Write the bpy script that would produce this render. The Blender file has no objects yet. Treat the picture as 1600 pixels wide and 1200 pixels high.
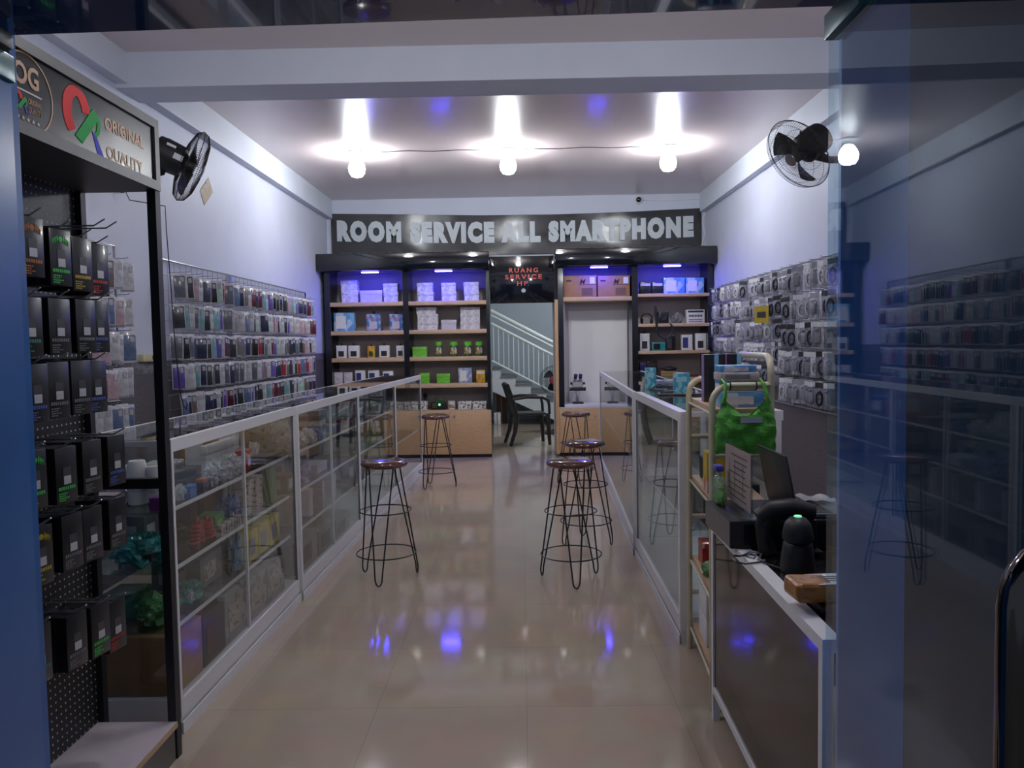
import bpy, bmesh, math, random
from mathutils import Vector, Matrix, Euler, noise
random.seed(7)
S = bpy.context.scene
COL = S.collection
PI = math.pi
rad = math.radians

# ---------------------------------------------------------------- camera
FPX = 1200.0                      # focal length in pixels of the 1600x1200 frame
CAM = Vector((0.0, 0.0, 1.45))
YAW, PITCH, ROLL = rad(0.72), rad(3.0), rad(-0.95)
cam_data = bpy.data.cameras.new('camera')
cam_data.sensor_fit = 'HORIZONTAL'
cam_data.sensor_width = 36.0
cam_data.lens = 36.0 * FPX / 1600.0
cam_data.clip_start = 0.02
cam = bpy.data.objects.new('camera', cam_data)
COL.objects.link(cam)
CAM_R = Matrix.Rotation(YAW, 3, 'Z') @ Matrix.Rotation(PI / 2 - PITCH, 3, 'X') @ Matrix.Rotation(ROLL, 3, 'Z')
cam.matrix_world = Matrix.Translation(CAM) @ CAM_R.to_4x4()
S.camera = cam

# ---------------------------------------------------------------- world and exposure
W = bpy.data.worlds.new('evening')
S.world = W
W.use_nodes = True
W.node_tree.nodes['Background'].inputs[0].default_value = (0.45, 0.55, 0.75, 1)
W.node_tree.nodes['Background'].inputs[1].default_value = 0.24
S.view_settings.view_transform = 'Standard'
S.view_settings.look = 'None'
S.view_settings.gamma = 1.0
S.view_settings.exposure = 0.0
S.view_settings.use_curve_mapping = False
S.cycles.transparent_max_bounces = 40
S.cycles.max_bounces = 10
S.cycles.sample_clamp_indirect = 6.0
BULB = 142.0                      # the three ceiling bulbs
LED = 225.0                        # the blue strips under the shelf headers

# ---------------------------------------------------------------- measuring helpers: where a sight line meets a real plane
def ray(px, py):
    return (CAM_R @ Vector(((px - 800) / FPX, (600 - py) / FPX, -1))).normalized()
def on_z(px, py, z=0.0):
    d = ray(px, py); return CAM + d * ((z - CAM.z) / d.z)
def on_y(px, py, y):
    d = ray(px, py); return CAM + d * ((y - CAM.y) / d.y)
def on_x(px, py, x):
    d = ray(px, py); return CAM + d * ((x - CAM.x) / d.x)

# ---------------------------------------------------------------- materials
def srgb(r, g, b):
    f = lambda c: ((c / 255) / 12.92) if c / 255 <= 0.04045 else ((c / 255 + 0.055) / 1.055) ** 2.4
    return (f(r), f(g), f(b))
MATS = {}
def _new(name):
    m = bpy.data.materials.new(name); m.use_nodes = True
    nt = m.node_tree
    return m, nt, nt.nodes['Principled BSDF'], nt.nodes['Material Output']
def pm(name, col, rough=0.5, metal=0.0, var=0.06, scale=25, bump=0.0, coat=0.0, spec=0.5, stretch=None):
    """procedural paint / plastic / metal: base colour varied by noise, optional bump"""
    if name in MATS: return MATS[name]
    m, nt, b, o = _new(name)
    N = nt.nodes; L = nt.links
    tc = N.new('ShaderNodeTexCoord'); mp = N.new('ShaderNodeMapping'); nz = N.new('ShaderNodeTexNoise')
    L.new(tc.outputs['Object'], mp.inputs[0]); L.new(mp.outputs[0], nz.inputs['Vector'])
    if stretch: mp.inputs['Scale'].default_value = stretch
    nz.inputs['Scale'].default_value = scale; nz.inputs['Detail'].default_value = 4
    r = N.new('ShaderNodeValToRGB')
    r.color_ramp.elements[0].position = 0.3; r.color_ramp.elements[1].position = 0.7
    r.color_ramp.elements[0].color = tuple(max(0, c * (1 - var)) for c in col) + (1,)
    r.color_ramp.elements[1].color = tuple(min(1, c * (1 + var)) for c in col) + (1,)
    L.new(nz.outputs[0], r.inputs[0]); L.new(r.outputs[0], b.inputs['Base Color'])
    b.inputs['Roughness'].default_value = rough; b.inputs['Metallic'].default_value = metal
    b.inputs['Coat Weight'].default_value = coat; b.inputs['Coat Roughness'].default_value = 0.08
    b.inputs['Specular IOR Level'].default_value = spec
    if bump:
        bp = N.new('ShaderNodeBump'); bp.inputs['Strength'].default_value = bump; bp.inputs['Distance'].default_value = 0.01
        L.new(nz.outputs[0], bp.inputs['Height']); L.new(bp.outputs[0], b.inputs['Normal'])
    MATS[name] = m
    return m
def pattern(name, cols, scale=30, rough=0.4, coat=0.2, kind='voronoi', stretch=None):
    """printed packaging: irregular patches of several colours"""
    if name in MATS: return MATS[name]
    m, nt, b, o = _new(name)
    N = nt.nodes; L = nt.links
    tc = N.new('ShaderNodeTexCoord'); mp = N.new('ShaderNodeMapping')
    L.new(tc.outputs['Object'], mp.inputs[0])
    if stretch: mp.inputs['Scale'].default_value = stretch
    if kind == 'voronoi':
        t = N.new('ShaderNodeTexVoronoi'); t.inputs['Scale'].default_value = scale; out = t.outputs['Color']
        sep = N.new('ShaderNodeSeparateColor'); L.new(out, sep.inputs[0]); out = sep.outputs[0]
    else:
        t = N.new('ShaderNodeTexNoise'); t.inputs['Scale'].default_value = scale; t.inputs['Detail'].default_value = 3; out = t.outputs[0]
    L.new(mp.outputs[0], t.inputs['Vector'])
    r = N.new('ShaderNodeValToRGB'); r.color_ramp.interpolation = 'CONSTANT' if kind == 'voronoi' else 'LINEAR'
    e = r.color_ramp.elements
    n = len(cols)
    lo, hi = (0.0, 1.0) if kind == 'voronoi' else (0.3, 0.75)
    e[0].position = lo; e[0].color = tuple(cols[0]) + (1,)
    e[1].position = lo + (hi - lo) * (n - 1) / n; e[1].color = tuple(cols[-1]) + (1,)
    for i in range(1, n - 1):
        q = e.new(lo + (hi - lo) * i / n); q.color = tuple(cols[i]) + (1,)
    L.new(out, r.inputs[0]); L.new(r.outputs[0], b.inputs['Base Color'])
    b.inputs['Roughness'].default_value = rough; b.inputs['Coat Weight'].default_value = coat
    MATS[name] = m
    return m
def glass(name, tint=(0.96, 0.985, 0.975), f0=0.05, rough=0.0):
    """clear sheet glass: straight-through transmission plus angle-dependent mirror reflection (same from both sides)"""
    if name in MATS: return MATS[name]
    m, nt, b, o = _new(name)
    N = nt.nodes; L = nt.links
    N.remove(b)
    tr = N.new('ShaderNodeBsdfTransparent'); tr.inputs[0].default_value = tuple(tint) + (1,)
    gl = N.new('ShaderNodeBsdfGlossy'); gl.inputs['Roughness'].default_value = rough
    lw = N.new('ShaderNodeLayerWeight'); lw.inputs['Blend'].default_value = 0.5
    p = N.new('ShaderNodeMath'); p.operation = 'POWER'; p.inputs[1].default_value = 5.0
    ma = N.new('ShaderNodeMath'); ma.operation = 'MULTIPLY_ADD'; ma.inputs[1].default_value = 1 - f0; ma.inputs[2].default_value = f0
    mx = N.new('ShaderNodeMixShader')
    L.new(lw.outputs['Facing'], p.inputs[0]); L.new(p.outputs[0], ma.inputs[0]); L.new(ma.outputs[0], mx.inputs[0])
    L.new(tr.outputs[0], mx.inputs[1]); L.new(gl.outputs[0], mx.inputs[2]); L.new(mx.outputs[0], o.inputs[0])
    MATS[name] = m
    return m
def plastic_film(name, col, alpha=0.5, rough=0.15):
    """thin crumpled polythene: partly see-through, partly tinted and shiny"""
    if name in MATS: return MATS[name]
    m, nt, b, o = _new(name)
    N = nt.nodes; L = nt.links
    tc = N.new('ShaderNodeTexCoord'); nz = N.new('ShaderNodeTexNoise'); nz.inputs['Scale'].default_value = 60
    L.new(tc.outputs['Object'], nz.inputs['Vector'])
    bp = N.new('ShaderNodeBump'); bp.inputs['Strength'].default_value = 0.8; bp.inputs['Distance'].default_value = 0.004
    L.new(nz.outputs[0], bp.inputs['Height']); L.new(bp.outputs[0], b.inputs['Normal'])
    b.inputs['Base Color'].default_value = tuple(col) + (1,); b.inputs['Roughness'].default_value = rough
    b.inputs['Specular IOR Level'].default_value = 0.8
    tr = N.new('ShaderNodeBsdfTransparent'); tr.inputs[0].default_value = tuple(min(1, c * 0.4 + 0.55) for c in col) + (1,)
    mx = N.new('ShaderNodeMixShader'); mx.inputs[0].default_value = alpha
    L.new(tr.outputs[0], mx.inputs[1]); L.new(b.outputs[0], mx.inputs[2]); L.new(mx.outputs[0], o.inputs[0])
    MATS[name] = m
    return m
def emit(name, col, strength):
    if name in MATS: return MATS[name]
    m, nt, b, o = _new(name)
    b.inputs['Base Color'].default_value = (0.8, 0.8, 0.8, 1)
    b.inputs['Emission Color'].default_value = tuple(col) + (1,); b.inputs['Emission Strength'].default_value = strength
    MATS[name] = m
    return m

m_wall = pm('wall_paint', (0.56, 0.585, 0.70), 0.55, var=0.03, scale=3, bump=0.03)
m_beam = pm('beam_paint', (0.60, 0.635, 0.72), 0.5, var=0.03, scale=3, bump=0.03)
m_white = pm('white_plaster', (0.70, 0.70, 0.72), 0.6, var=0.03, scale=4)
m_alu = pm('white_aluminium', (0.74, 0.74, 0.76), 0.35, var=0.04, scale=12, stretch=(1, 0.1, 1))
m_alu_d = pm('aluminium_gasket', (0.10, 0.10, 0.11), 0.5)
m_black = pm('black_laminate', (0.008, 0.009, 0.012), 0.22, coat=0.3, var=0.2)
m_blackm = pm('matt_black', (0.010, 0.010, 0.012), 0.5, var=0.2)
m_gloss_black = pm('gloss_black_panel', (0.006, 0.007, 0.010), 0.06, coat=0.6, var=0.2)
m_iron = pm('black_iron_rod', (0.014, 0.014, 0.015), 0.35, var=0.2, scale=60)
m_chrome = pm('chrome', (0.15, 0.135, 0.125), 0.08, metal=1.0, var=0.03)
m_steel = pm('steel_wire', (0.42, 0.42, 0.45), 0.3, metal=0.7, var=0.05)
m_glass = glass('counter_glass', (0.955, 0.975, 0.965), 0.06)
m_wood = pm('pale_wood_laminate', (0.56, 0.36, 0.19), 0.42, var=0.12, scale=6, stretch=(2, 2, 25))
m_woodh = pm('pale_wood_shelf_edge', (0.55, 0.38, 0.23), 0.42, var=0.10, scale=6, stretch=(2, 20, 20))
m_back = pm('beige_back_board', (0.54, 0.48, 0.46), 0.6, var=0.04, scale=5)
m_seat = pm('brown_lacquered_seat', (0.10, 0.034, 0.022), 0.13, var=0.35, scale=9, coat=0.6, stretch=(1, 6, 1))
m_cream = pm('cream_enamel_tube', (0.55, 0.50, 0.35), 0.3, var=0.06, scale=20, coat=0.2)
m_paper = pm('white_card', (0.72, 0.72, 0.74), 0.5, var=0.05, scale=40)
m_ink = pm('dark_ink', (0.02, 0.02, 0.025), 0.5)
m_carton = pm('brown_cardboard', (0.36, 0.19, 0.09), 0.7, var=0.08, scale=15, bump=0.05)

# ---------------------------------------------------------------- mesh helpers
class B:
    def __init__(s): s.bm = bmesh.new()
    def _xf(s, vs, M):
        if M is not None: bmesh.ops.transform(s.bm, matrix=M, verts=vs)
        return s
    def box(s, x0, x1, y0, y1, z0, z1, M=None, bev=0.0, seg=2):
        r = bmesh.ops.create_cube(s.bm, size=1.0)
        vs = r['verts']
        for v in vs:
            v.co = Vector((x0 + (v.co.x + .5) * (x1 - x0), y0 + (v.co.y + .5) * (y1 - y0), z0 + (v.co.z + .5) * (z1 - z0)))
        if bev > 0:
            es = list({e for v in vs for e in v.link_edges})
            g = bmesh.ops.bevel(s.bm, geom=es, offset=bev, segments=seg, profile=0.5, affect='EDGES')
            vs = [v for v in s.bm.verts if v in set(g['verts']) or v in set(vs)] if False else list({v for f in g['faces'] for v in f.verts} | {v for v in vs if v.is_valid})
            if M is not None:
                # everything connected to the bevelled box
                seen = set(vs); st = list(vs)
                while st:
                    v = st.pop()
                    for e in v.link_edges:
                        w = e.other_vert(v)
                        if w not in seen: seen.add(w); st.append(w)
                vs = list(seen)
        return s._xf(vs, M)
    def cbox(s, c, d, M=None, bev=0.0, seg=2):
        return s.box(c[0] - d[0] / 2, c[0] + d[0] / 2, c[1] - d[1] / 2, c[1] + d[1] / 2, c[2] - d[2] / 2, c[2] + d[2] / 2, M, bev, seg)
    def tube(s, pts, r, seg=8, closed=False, M=None):
        pts = [Vector(p) for p in pts]; n = len(pts)
        rs = r if isinstance(r, (list, tuple)) else [r] * n
        rings = []; up = None
        for i, p in enumerate(pts):
            if closed: t = pts[(i + 1) % n] - pts[i - 1]
            else: t = pts[min(i + 1, n - 1)] - pts[max(i - 1, 0)]
            t.normalize()
            if up is None:
                up = Vector((0, 0, 1)) if abs(t.z) < 0.9 else Vector((1, 0, 0))
            up = (up - t * up.dot(t)).normalized(); sd = t.cross(up)
            rings.append([s.bm.verts.new(p + (up * math.cos(a) + sd * math.sin(a)) * rs[i]) for a in (2 * PI * k / seg for k in range(seg))])
        m = n if closed else n - 1
        for i in range(m):
            a, b = rings[i], rings[(i + 1) % n]
            for k in range(seg):
                s.bm.faces.new((a[k], a[(k + 1) % seg], b[(k + 1) % seg], b[k]))
        if not closed:
            s.bm.faces.new(rings[0][::-1]); s.bm.faces.new(rings[-1])
        return s._xf([v for q in rings for v in q], M)
    def lathe(s, prof, seg=24, M=None):
        vs = []; rings = []
        for r, z in prof:
            if r < 1e-6:
                v = s.bm.verts.new((0, 0, z)); rings.append([v]); vs.append(v)
            else:
                q = [s.bm.verts.new((r * math.cos(2 * PI * k / seg), r * math.sin(2 * PI * k / seg), z)) for k in range(seg)]
                rings.append(q); vs += q
        for a, b in zip(rings, rings[1:]):
            for k in range(seg):
                j = (k + 1) % seg
                if len(a) == 1 and len(b) == 1: continue
                if len(a) == 1: s.bm.faces.new((a[0], b[j], b[k]))
                elif len(b) == 1: s.bm.faces.new((a[k], a[j], b[0]))
                else: s.bm.faces.new((a[k], a[j], b[j], b[k]))
        if len(rings[0]) > 1: s.bm.faces.new(rings[0][::-1])
        if len(rings[-1]) > 1: s.bm.faces.new(rings[-1])
        return s._xf(vs, M)
    def prism(s, poly, h0, h1, M=None):
        a = [s.bm.verts.new((p[0], p[1], h0)) for p in poly]; b = [s.bm.verts.new((p[0], p[1], h1)) for p in poly]
        n = len(poly)
        s.bm.faces.new(a[::-1]); s.bm.faces.new(b)
        for k in range(n): s.bm.faces.new((a[k], a[(k + 1) % n], b[(k + 1) % n], b[k]))
        return s._xf(a + b, M)
    def grid(s, f, nu, nv, closed_u=False):
        q = [[s.bm.verts.new(f(i / nu, j / nv)) for j in range(nv + 1)] for i in range(nu + (0 if closed_u else 1))]
        m = len(q)
        for i in range(nu):
            for j in range(nv):
                s.bm.faces.new((q[i][j], q[(i + 1) % m][j], q[(i + 1) % m][j + 1], q[i][j + 1]))
        return s
    def blob(s, d, sub=3, amp=0.18, freq=1.6, seed=0, flat=True, M=None):
        """crumpled lump of size d resting on z = 0"""
        r = bmesh.ops.create_icosphere(s.bm, subdivisions=sub, radius=1.0)
        off = Vector((seed * 3.7, seed * 1.3, seed * 2.1))
        zmin = 9
        for v in r['verts']:
            n = v.co.normalized()
            k = 1 + amp * noise.noise(n * freq + off) * 1.6 + amp * 0.7 * noise.noise(n * freq * 3.1 + off)
            p = n * k
            if flat: p.z = max(p.z, -0.72)
            v.co = Vector((p.x * d[0] / 2, p.y * d[1] / 2, p.z * d[2] / 2)); zmin = min(zmin, v.co.z)
        for v in r['verts']: v.co.z -= zmin
        lo = [min(v.co[i] for v in r['verts']) for i in range(3)]; hi = [max(v.co[i] for v in r['verts']) for i in range(3)]
        for v in r['verts']:
            v.co = Vector([(v.co[i] - (lo[i] + hi[i]) / 2) * d[i] / (hi[i] - lo[i]) for i in range(2)] + [(v.co.z - lo[2]) * d[2] / (hi[2] - lo[2])])
        return s._xf(r['verts'], M)
    def mesh(s, name, mat, smooth=True, angle=38):
        bmesh.ops.recalc_face_normals(s.bm, faces=s.bm.faces)
        me = bpy.data.meshes.new(name); s.bm.to_mesh(me); s.bm.free()
        if smooth:
            me.polygons.foreach_set('use_smooth', [True] * len(me.polygons))
            me.set_sharp_from_angle(angle=rad(angle))
        for q in (mat if isinstance(mat, (list, tuple)) else [mat]): me.materials.append(q)
        return me
    def obj(s, name, mat, parent=None, loc=None, rotz=None, smooth=True, angle=38):
        return link(name, s.mesh(name, mat, smooth, angle), parent, loc, rotz)
def link(name, me, parent=None, loc=None, rotz=None):
    o = bpy.data.objects.new(name, me); COL.objects.link(o)
    if parent is not None: o.parent = parent
    if loc is not None: o.location = loc
    if rotz is not None: o.rotation_euler = (0, 0, rotz)
    return o
def tag(o, label=None, cat=None, group=None, kind=None):
    if label: o['label'] = label
    if cat: o['category'] = cat
    if group: o['group'] = group
    if kind: o['kind'] = kind
    return o
def thing(name, label, cat, loc=(0, 0, 0), rotz=0.0, group=None, kind=None):
    o = bpy.data.objects.new(name, None); COL.objects.link(o)
    o.empty_display_size = 0.05
    o.location = loc; o.rotation_euler = (0, 0, rotz)
    return tag(o, label, cat, group, kind)
def struct(name, b, mat, parent=None, smooth=False):
    o = b.obj(name, mat, parent, smooth=smooth)
    if parent is None: o['kind'] = 'structure'
    return o
def kids(o): return [c for c in COL.objects if c.parent == o]
TREE = {}
def dup(root, loc, rot, label=None, group=None):
    def cp(o, par):
        c = o.copy(); COL.objects.link(c)
        if par is not None: c.parent = par
        for ch in o.children: cp(ch, c)
        return c
    r = cp(root, None); r.location = loc
    r.rotation_euler = rot if isinstance(rot, (tuple, Euler)) else (0, 0, rot)
    if label: r['label'] = label
    if group: r['group'] = group
    return r
def text_mesh(name, txt, size, depth, mat, bold=0.0, spacing=1.0, align='CENTER', width=None, shear=0.0):
    """lettering as a solid mesh, upright in the XZ plane and facing -Y, baseline at z = 0"""
    c = bpy.data.curves.new(name, 'FONT'); c.body = txt; c.size = size; c.extrude = depth / 2; c.offset = bold
    c.space_character = spacing; c.align_x = align; c.shear = shear; c.resolution_u = 3
    t = bpy.data.objects.new(name, c); COL.objects.link(t)
    dg = bpy.context.evaluated_depsgraph_get()
    me = bpy.data.meshes.new_from_object(t.evaluated_get(dg))
    bpy.data.objects.remove(t); bpy.data.curves.remove(c)
    xs = [v.co.x for v in me.vertices]
    k = width / (max(xs) - min(xs)) if width else 1.0
    me.transform(Matrix.Rotation(PI / 2, 4, 'X') @ Matrix.Scale(k, 4, (1, 0, 0)))
    me.materials.clear(); me.materials.append(mat); me.name = name
    return me
ORD = 'first second third fourth fifth sixth seventh eighth ninth tenth eleventh twelfth thirteenth fourteenth fifteenth sixteenth seventeenth eighteenth nineteenth'.split()
def nth(n):
    if n <= 19: return ORD[n - 1]
    t, u = divmod(n, 10)
    if u == 0: return {2: 'twentieth', 3: 'thirtieth', 4: 'fortieth', 5: 'fiftieth', 6: 'sixtieth'}[t]
    return {2: 'twenty', 3: 'thirty', 4: 'forty', 5: 'fifty', 6: 'sixty'}[t] + '-' + ORD[u - 1]
def arc(c, r, a0, a1, n, ax=(1, 0, 0), ay=(0, 0, 1)):
    c = Vector(c); ax = Vector(ax); ay = Vector(ay)
    return [c + ax * (r * math.cos(a0 + (a1 - a0) * k / n)) + ay * (r * math.sin(a0 + (a1 - a0) * k / n)) for k in range(n + 1)]

# ================================================================ THE ROOM
XL, XR, YB, ZC = -2.55, 2.46, 10.25, 3.385
YD = 1.60                        # plane of the shop doorway
# floor: large glossy beige tiles
m, nt, b, o = _new('floor_tiles')
N = nt.nodes; L = nt.links
tc = N.new('ShaderNodeTexCoord'); br = N.new('ShaderNodeTexBrick')
br.offset = 0.0; br.inputs['Scale'].default_value = 1.0; br.inputs['Brick Width'].default_value = 0.6; br.inputs['Row Height'].default_value = 0.6
br.inputs['Mortar Size'].default_value = 0.0022; br.inputs['Mortar Smooth'].default_value = 0.3
br.inputs['Color1'].default_value = (0.43, 0.345, 0.265, 1); br.inputs['Color2'].default_value = (0.455, 0.365, 0.28, 1)
br.inputs['Mortar'].default_value = (0.36, 0.29, 0.225, 1)
L.new(tc.outputs['Object'], br.inputs['Vector'])
nz = N.new('ShaderNodeTexNoise'); nz.inputs['Scale'].default_value = 5; nz.inputs['Detail'].default_value = 6
L.new(tc.outputs['Object'], nz.inputs['Vector'])
mx = N.new('ShaderNodeMix'); mx.data_type = 'RGBA'; mx.blend_type = 'MULTIPLY'; mx.inputs['Factor'].default_value = 0.25
L.new(br.outputs['Color'], mx.inputs['A']); L.new(nz.outputs['Color'], mx.inputs['B'])
hs = N.new('ShaderNodeHueSaturation'); hs.inputs['Saturation'].default_value = 0.95; hs.inputs['Value'].default_value = 1.12
L.new(mx.outputs['Result'], hs.inputs['Color']); L.new(hs.outputs[0], b.inputs['Base Color'])
b.inputs['Roughness'].default_value = 0.07; b.inputs['Specular IOR Level'].default_value = 0.5
bp = N.new('ShaderNodeBump'); bp.inputs['Strength'].default_value = 0.025; bp.inputs['Distance'].default_value = 0.01
nz2 = N.new('ShaderNodeTexNoise'); nz2.inputs['Scale'].default_value = 2.2; L.new(tc.outputs['Object'], nz2.inputs['Vector'])
L.new(nz2.outputs[0], bp.inputs['Height']); L.new(bp.outputs[0], b.inputs['Normal'])
m_floor = m
struct('floor', B().box(-4.6, 4.6, -3.0, 15.2, -0.10, 0.0), m_floor)

# ceiling: smooth satin sheet, pinkish white, glossy enough to mirror the bulbs
m, nt, b, o = _new('satin_ceiling')
N = nt.nodes; L = nt.links
tc = N.new('ShaderNodeTexCoord'); nz = N.new('ShaderNodeTexNoise'); nz.inputs['Scale'].default_value = 1.3; nz.inputs['Detail'].default_value = 5
L.new(tc.outputs['Object'], nz.inputs['Vector'])
r = N.new('ShaderNodeValToRGB'); r.color_ramp.elements[0].color = (0.62, 0.53, 0.53, 1); r.color_ramp.elements[1].color = (0.71, 0.60, 0.60, 1)
L.new(nz.outputs[0], r.inputs[0]); L.new(r.outputs[0], b.inputs['Base Color'])
b.inputs['Roughness'].default_value = 0.30; b.inputs['Specular IOR Level'].default_value = 0.5
b.inputs['Coat Weight'].default_value = 0.30; b.inputs['Coat Roughness'].default_value = 0.13
bp = N.new('ShaderNodeBump'); bp.inputs['Strength'].default_value = 0.04; bp.inputs['Distance'].default_value = 0.02
nz2 = N.new('ShaderNodeTexNoise'); nz2.inputs['Scale'].default_value = 1.6; L.new(tc.outputs['Object'], nz2.inputs['Vector'])
L.new(nz2.outputs[0], bp.inputs['Height']); L.new(bp.outputs[0], b.inputs['Normal'])
m_ceil = m
struct('ceiling', B().box(-2.75, 2.66, 1.6, 10.25, ZC, ZC + 0.1), m_ceil)

struct('ceiling_front', B().box(XL, XR, 1.72, 4.94, ZC - 0.05, ZC), m_ceil)
# speckled grey wainscot on the lower walls with a patterned border
m, nt, b, o = _new('grey_speckled_wallpaper')
N = nt.nodes; L = nt.links
tc = N.new('ShaderNodeTexCoord'); nz = N.new('ShaderNodeTexNoise'); nz.inputs['Scale'].default_value = 90; nz.inputs['Detail'].default_value = 6
L.new(tc.outputs['Object'], nz.inputs['Vector'])
r = N.new('ShaderNodeValToRGB'); r.color_ramp.elements[0].position = 0.35; r.color_ramp.elements[1].position = 0.7
r.color_ramp.elements[0].color = (0.055, 0.050, 0.055, 1); r.color_ramp.elements[1].color = (0.15, 0.13, 0.14, 1)
L.new(nz.outputs[0], r.inputs[0]); L.new(r.outputs[0], b.inputs['Base Color']); b.inputs['Roughness'].default_value = 0.55
m_wains = m
m_border = pattern('patterned_border', [(0.10, 0.095, 0.10), (0.20, 0.19, 0.20), (0.14, 0.13, 0.14)], 40, 0.5, 0.0)
for nm, x0, x1, xi in (('wall_left', XL - 0.2, XL, XL), ('wall_right', XR, XR + 0.2, XR)):
    w = struct(nm, B().box(x0, x1, 1.6, YB, 0, ZC), m_wall)
    sx = 1 if nm == 'wall_left' else -1
    a, c = sorted((xi, xi + sx * 0.006))
    struct('wainscot', B().box(a, c, 1.6, YB, 0, 1.29), m_wains, w)
    a, c = sorted((xi, xi + sx * 0.010))
    struct('border', B().box(a, c, 1.6, YB, 1.29, 1.37), m_border, w)
# back wall with the passage opening
PX0, PX1, PZ = -0.40, 0.43, 2.15
struct('wall_back', B().box(XL - 0.2, PX0, YB, YB + 0.12, 0, ZC).box(PX1, XR + 0.2, YB, YB + 0.12, 0, ZC).box(PX0, PX1, YB, YB + 0.12, PZ, ZC), m_wall)
# beams: one across the room, one along each side wall
struct('trim_1', B().box(XL, XR, 4.94, 5.25, 3.115, ZC), m_beam)
struct('trim_2', B().box(XL, XL + 0.08, 1.6, 4.94, 3.14, ZC).box(XL, XL + 0.08, 5.25, YB, 3.14, ZC), m_beam)
struct('trim_3', B().box(XR - 0.08, XR, 1.6, 4.94, 3.14, ZC).box(XR - 0.08, XR, 5.25, YB, 3.14, ZC), m_beam)

# ---------------------------------------------------------------- shop front: glossy navy soffit, blue-filmed side panes, two open door leaves
m_soffit = pm('navy_gloss_panel', (0.016, 0.050, 0.16), 0.03, var=0.1, coat=0.5)
m_film = pm('blue_window_film', (0.024, 0.14, 0.44), 0.25, var=0.10, scale=2, coat=0.4)
m_navy = pm('dark_blue_window_film', (0.012, 0.042, 0.10), 0.2, var=0.10, scale=2, coat=0.3)
m_jamb = pm('blue_painted_jamb', (0.075, 0.27, 0.75), 0.35, var=0.08, scale=4)
m_teal = pm('teal_patch_fitting', (0.006, 0.10, 0.11), 0.3, metal=0.2)
HX = 0.632                                                        # hinge line of the door leaf with the pull handle
LXH = -1.035
struct('trim_4', B().box(-3.2, 3.2, 0.05, YD - 0.002, 2.112, 2.26, Matrix.Rotation(rad(-0.75), 4, 'Y')), m_soffit)
struct('wall_front', B().box(-2.75, 2.66, YD, YD + 0.12, 2.27, ZC), m_wall)
struct('trim_5', B().box(0.662, 0.80, YD + 0.004, YD + 0.016, 0, 2.27), m_jamb)
struct('window_1', B().box(0.80, 3.2, YD + 0.02, YD + 0.04, 0, 2.27), m_navy)
struct('window_2', B().box(-3.2, LXH - 0.02, YD + 0.02, YD + 0.04, 0, 2.27), m_film)
m_door = glass('door_glass', (0.80, 0.90, 0.95), 0.065)
a = rad(1.6)
dr = thing('door_1', None, None, (HX, YD - 0.02, 0), PI + -a, kind='structure')
# leaf local axes: +Y runs from the hinge towards the street, +X faces into the doorway (towards the open aisle)
B().box(-0.006, 0.006, 0.0, 0.92, 0.02, 2.075).obj('glass_leaf', m_door, dr, smooth=False)
B().box(-0.016, 0.016, 0.0, 0.17, 2.045, 2.095, bev=0.003).obj('patch_fitting', m_teal, dr)
B().box(-0.016, 0.016, 0.0, 0.17, 0.005, 0.055, bev=0.003).obj('patch_fitting', m_teal, dr)
h = B()
yy, off = 0.800, 0.104
h.tube([(0.006, yy, 1.232)] + [(off - 0.06, yy, 1.232)] + [Vector((off - 0.06, yy, 1.172)) + Vector((0.06 * math.sin(t), 0, 0.06 * math.cos(t))) for t in (PI / 2 * k / 6 for k in range(1, 7))]
       + [(off, yy, 0.3)] + [Vector((off - 0.06, yy, 0.3)) + Vector((0.06 * math.cos(t), 0, -0.06 * math.sin(t))) for t in (PI / 2 * k / 6 for k in range(1, 7))] + [(0.006, yy, 0.24)], 0.019, 14)
h.obj('pull_handle', m_chrome, dr)
dl = thing('door_2', None, None, (LXH, YD - 0.02, 0), PI + rad(4.0), kind='structure')
B().box(-0.006, 0.006, 0.0, 0.92, 0.02, 2.03).obj('glass_leaf', m_film, dl, smooth=False)
B().box(-0.016, 0.016, 0.0, 0.17, 1.995, 2.048, bev=0.003).obj('patch_fitting', m_teal, dl)
B().box(-0.03, 0.03, 0.02, 0.24, 2.05, 2.085, bev=0.01).obj('door_closer', m_blackm, dl)

# ---------------------------------------------------------------- ceiling bulbs
m_bulb = emit('lit_bulb', (0.93, 0.97, 1.0), BULB)
LY = 7.75
lamps = []
for i, (x, lab) in enumerate(((-1.61, 'lit white bulb on the ceiling, on the side of the phone case wall'),
                              (-0.10, 'lit white bulb at the middle of the ceiling, above the aisle'),
                              (1.49, 'lit white bulb on the ceiling, on the side of the accessory wall'))):
    if i == 0:
        t = thing('ceiling_bulb', lab, 'light bulb', (x, LY, ZC), 0, 'bulbs on the ceiling')
        B().lathe([(0.0, 0.0), (0.085, 0.0), (0.085, -0.012), (0.06, -0.022), (0.032, -0.026), (0.032, -0.06), (0.0, -0.06)], 28).obj('lamp_holder', m_white, t)
        B().lathe([(0.0, -0.06), (0.030, -0.06), (0.045, -0.08), (0.072, -0.12), (0.082, -0.16), (0.076, -0.205), (0.052, -0.24), (0.0, -0.255)], 28).obj('glowing_bulb', m_bulb, t)
        lamps.append(t)
    else:
        lamps.append(dup(lamps[0], (x + 0, LY, ZC), 0, lab))
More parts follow.
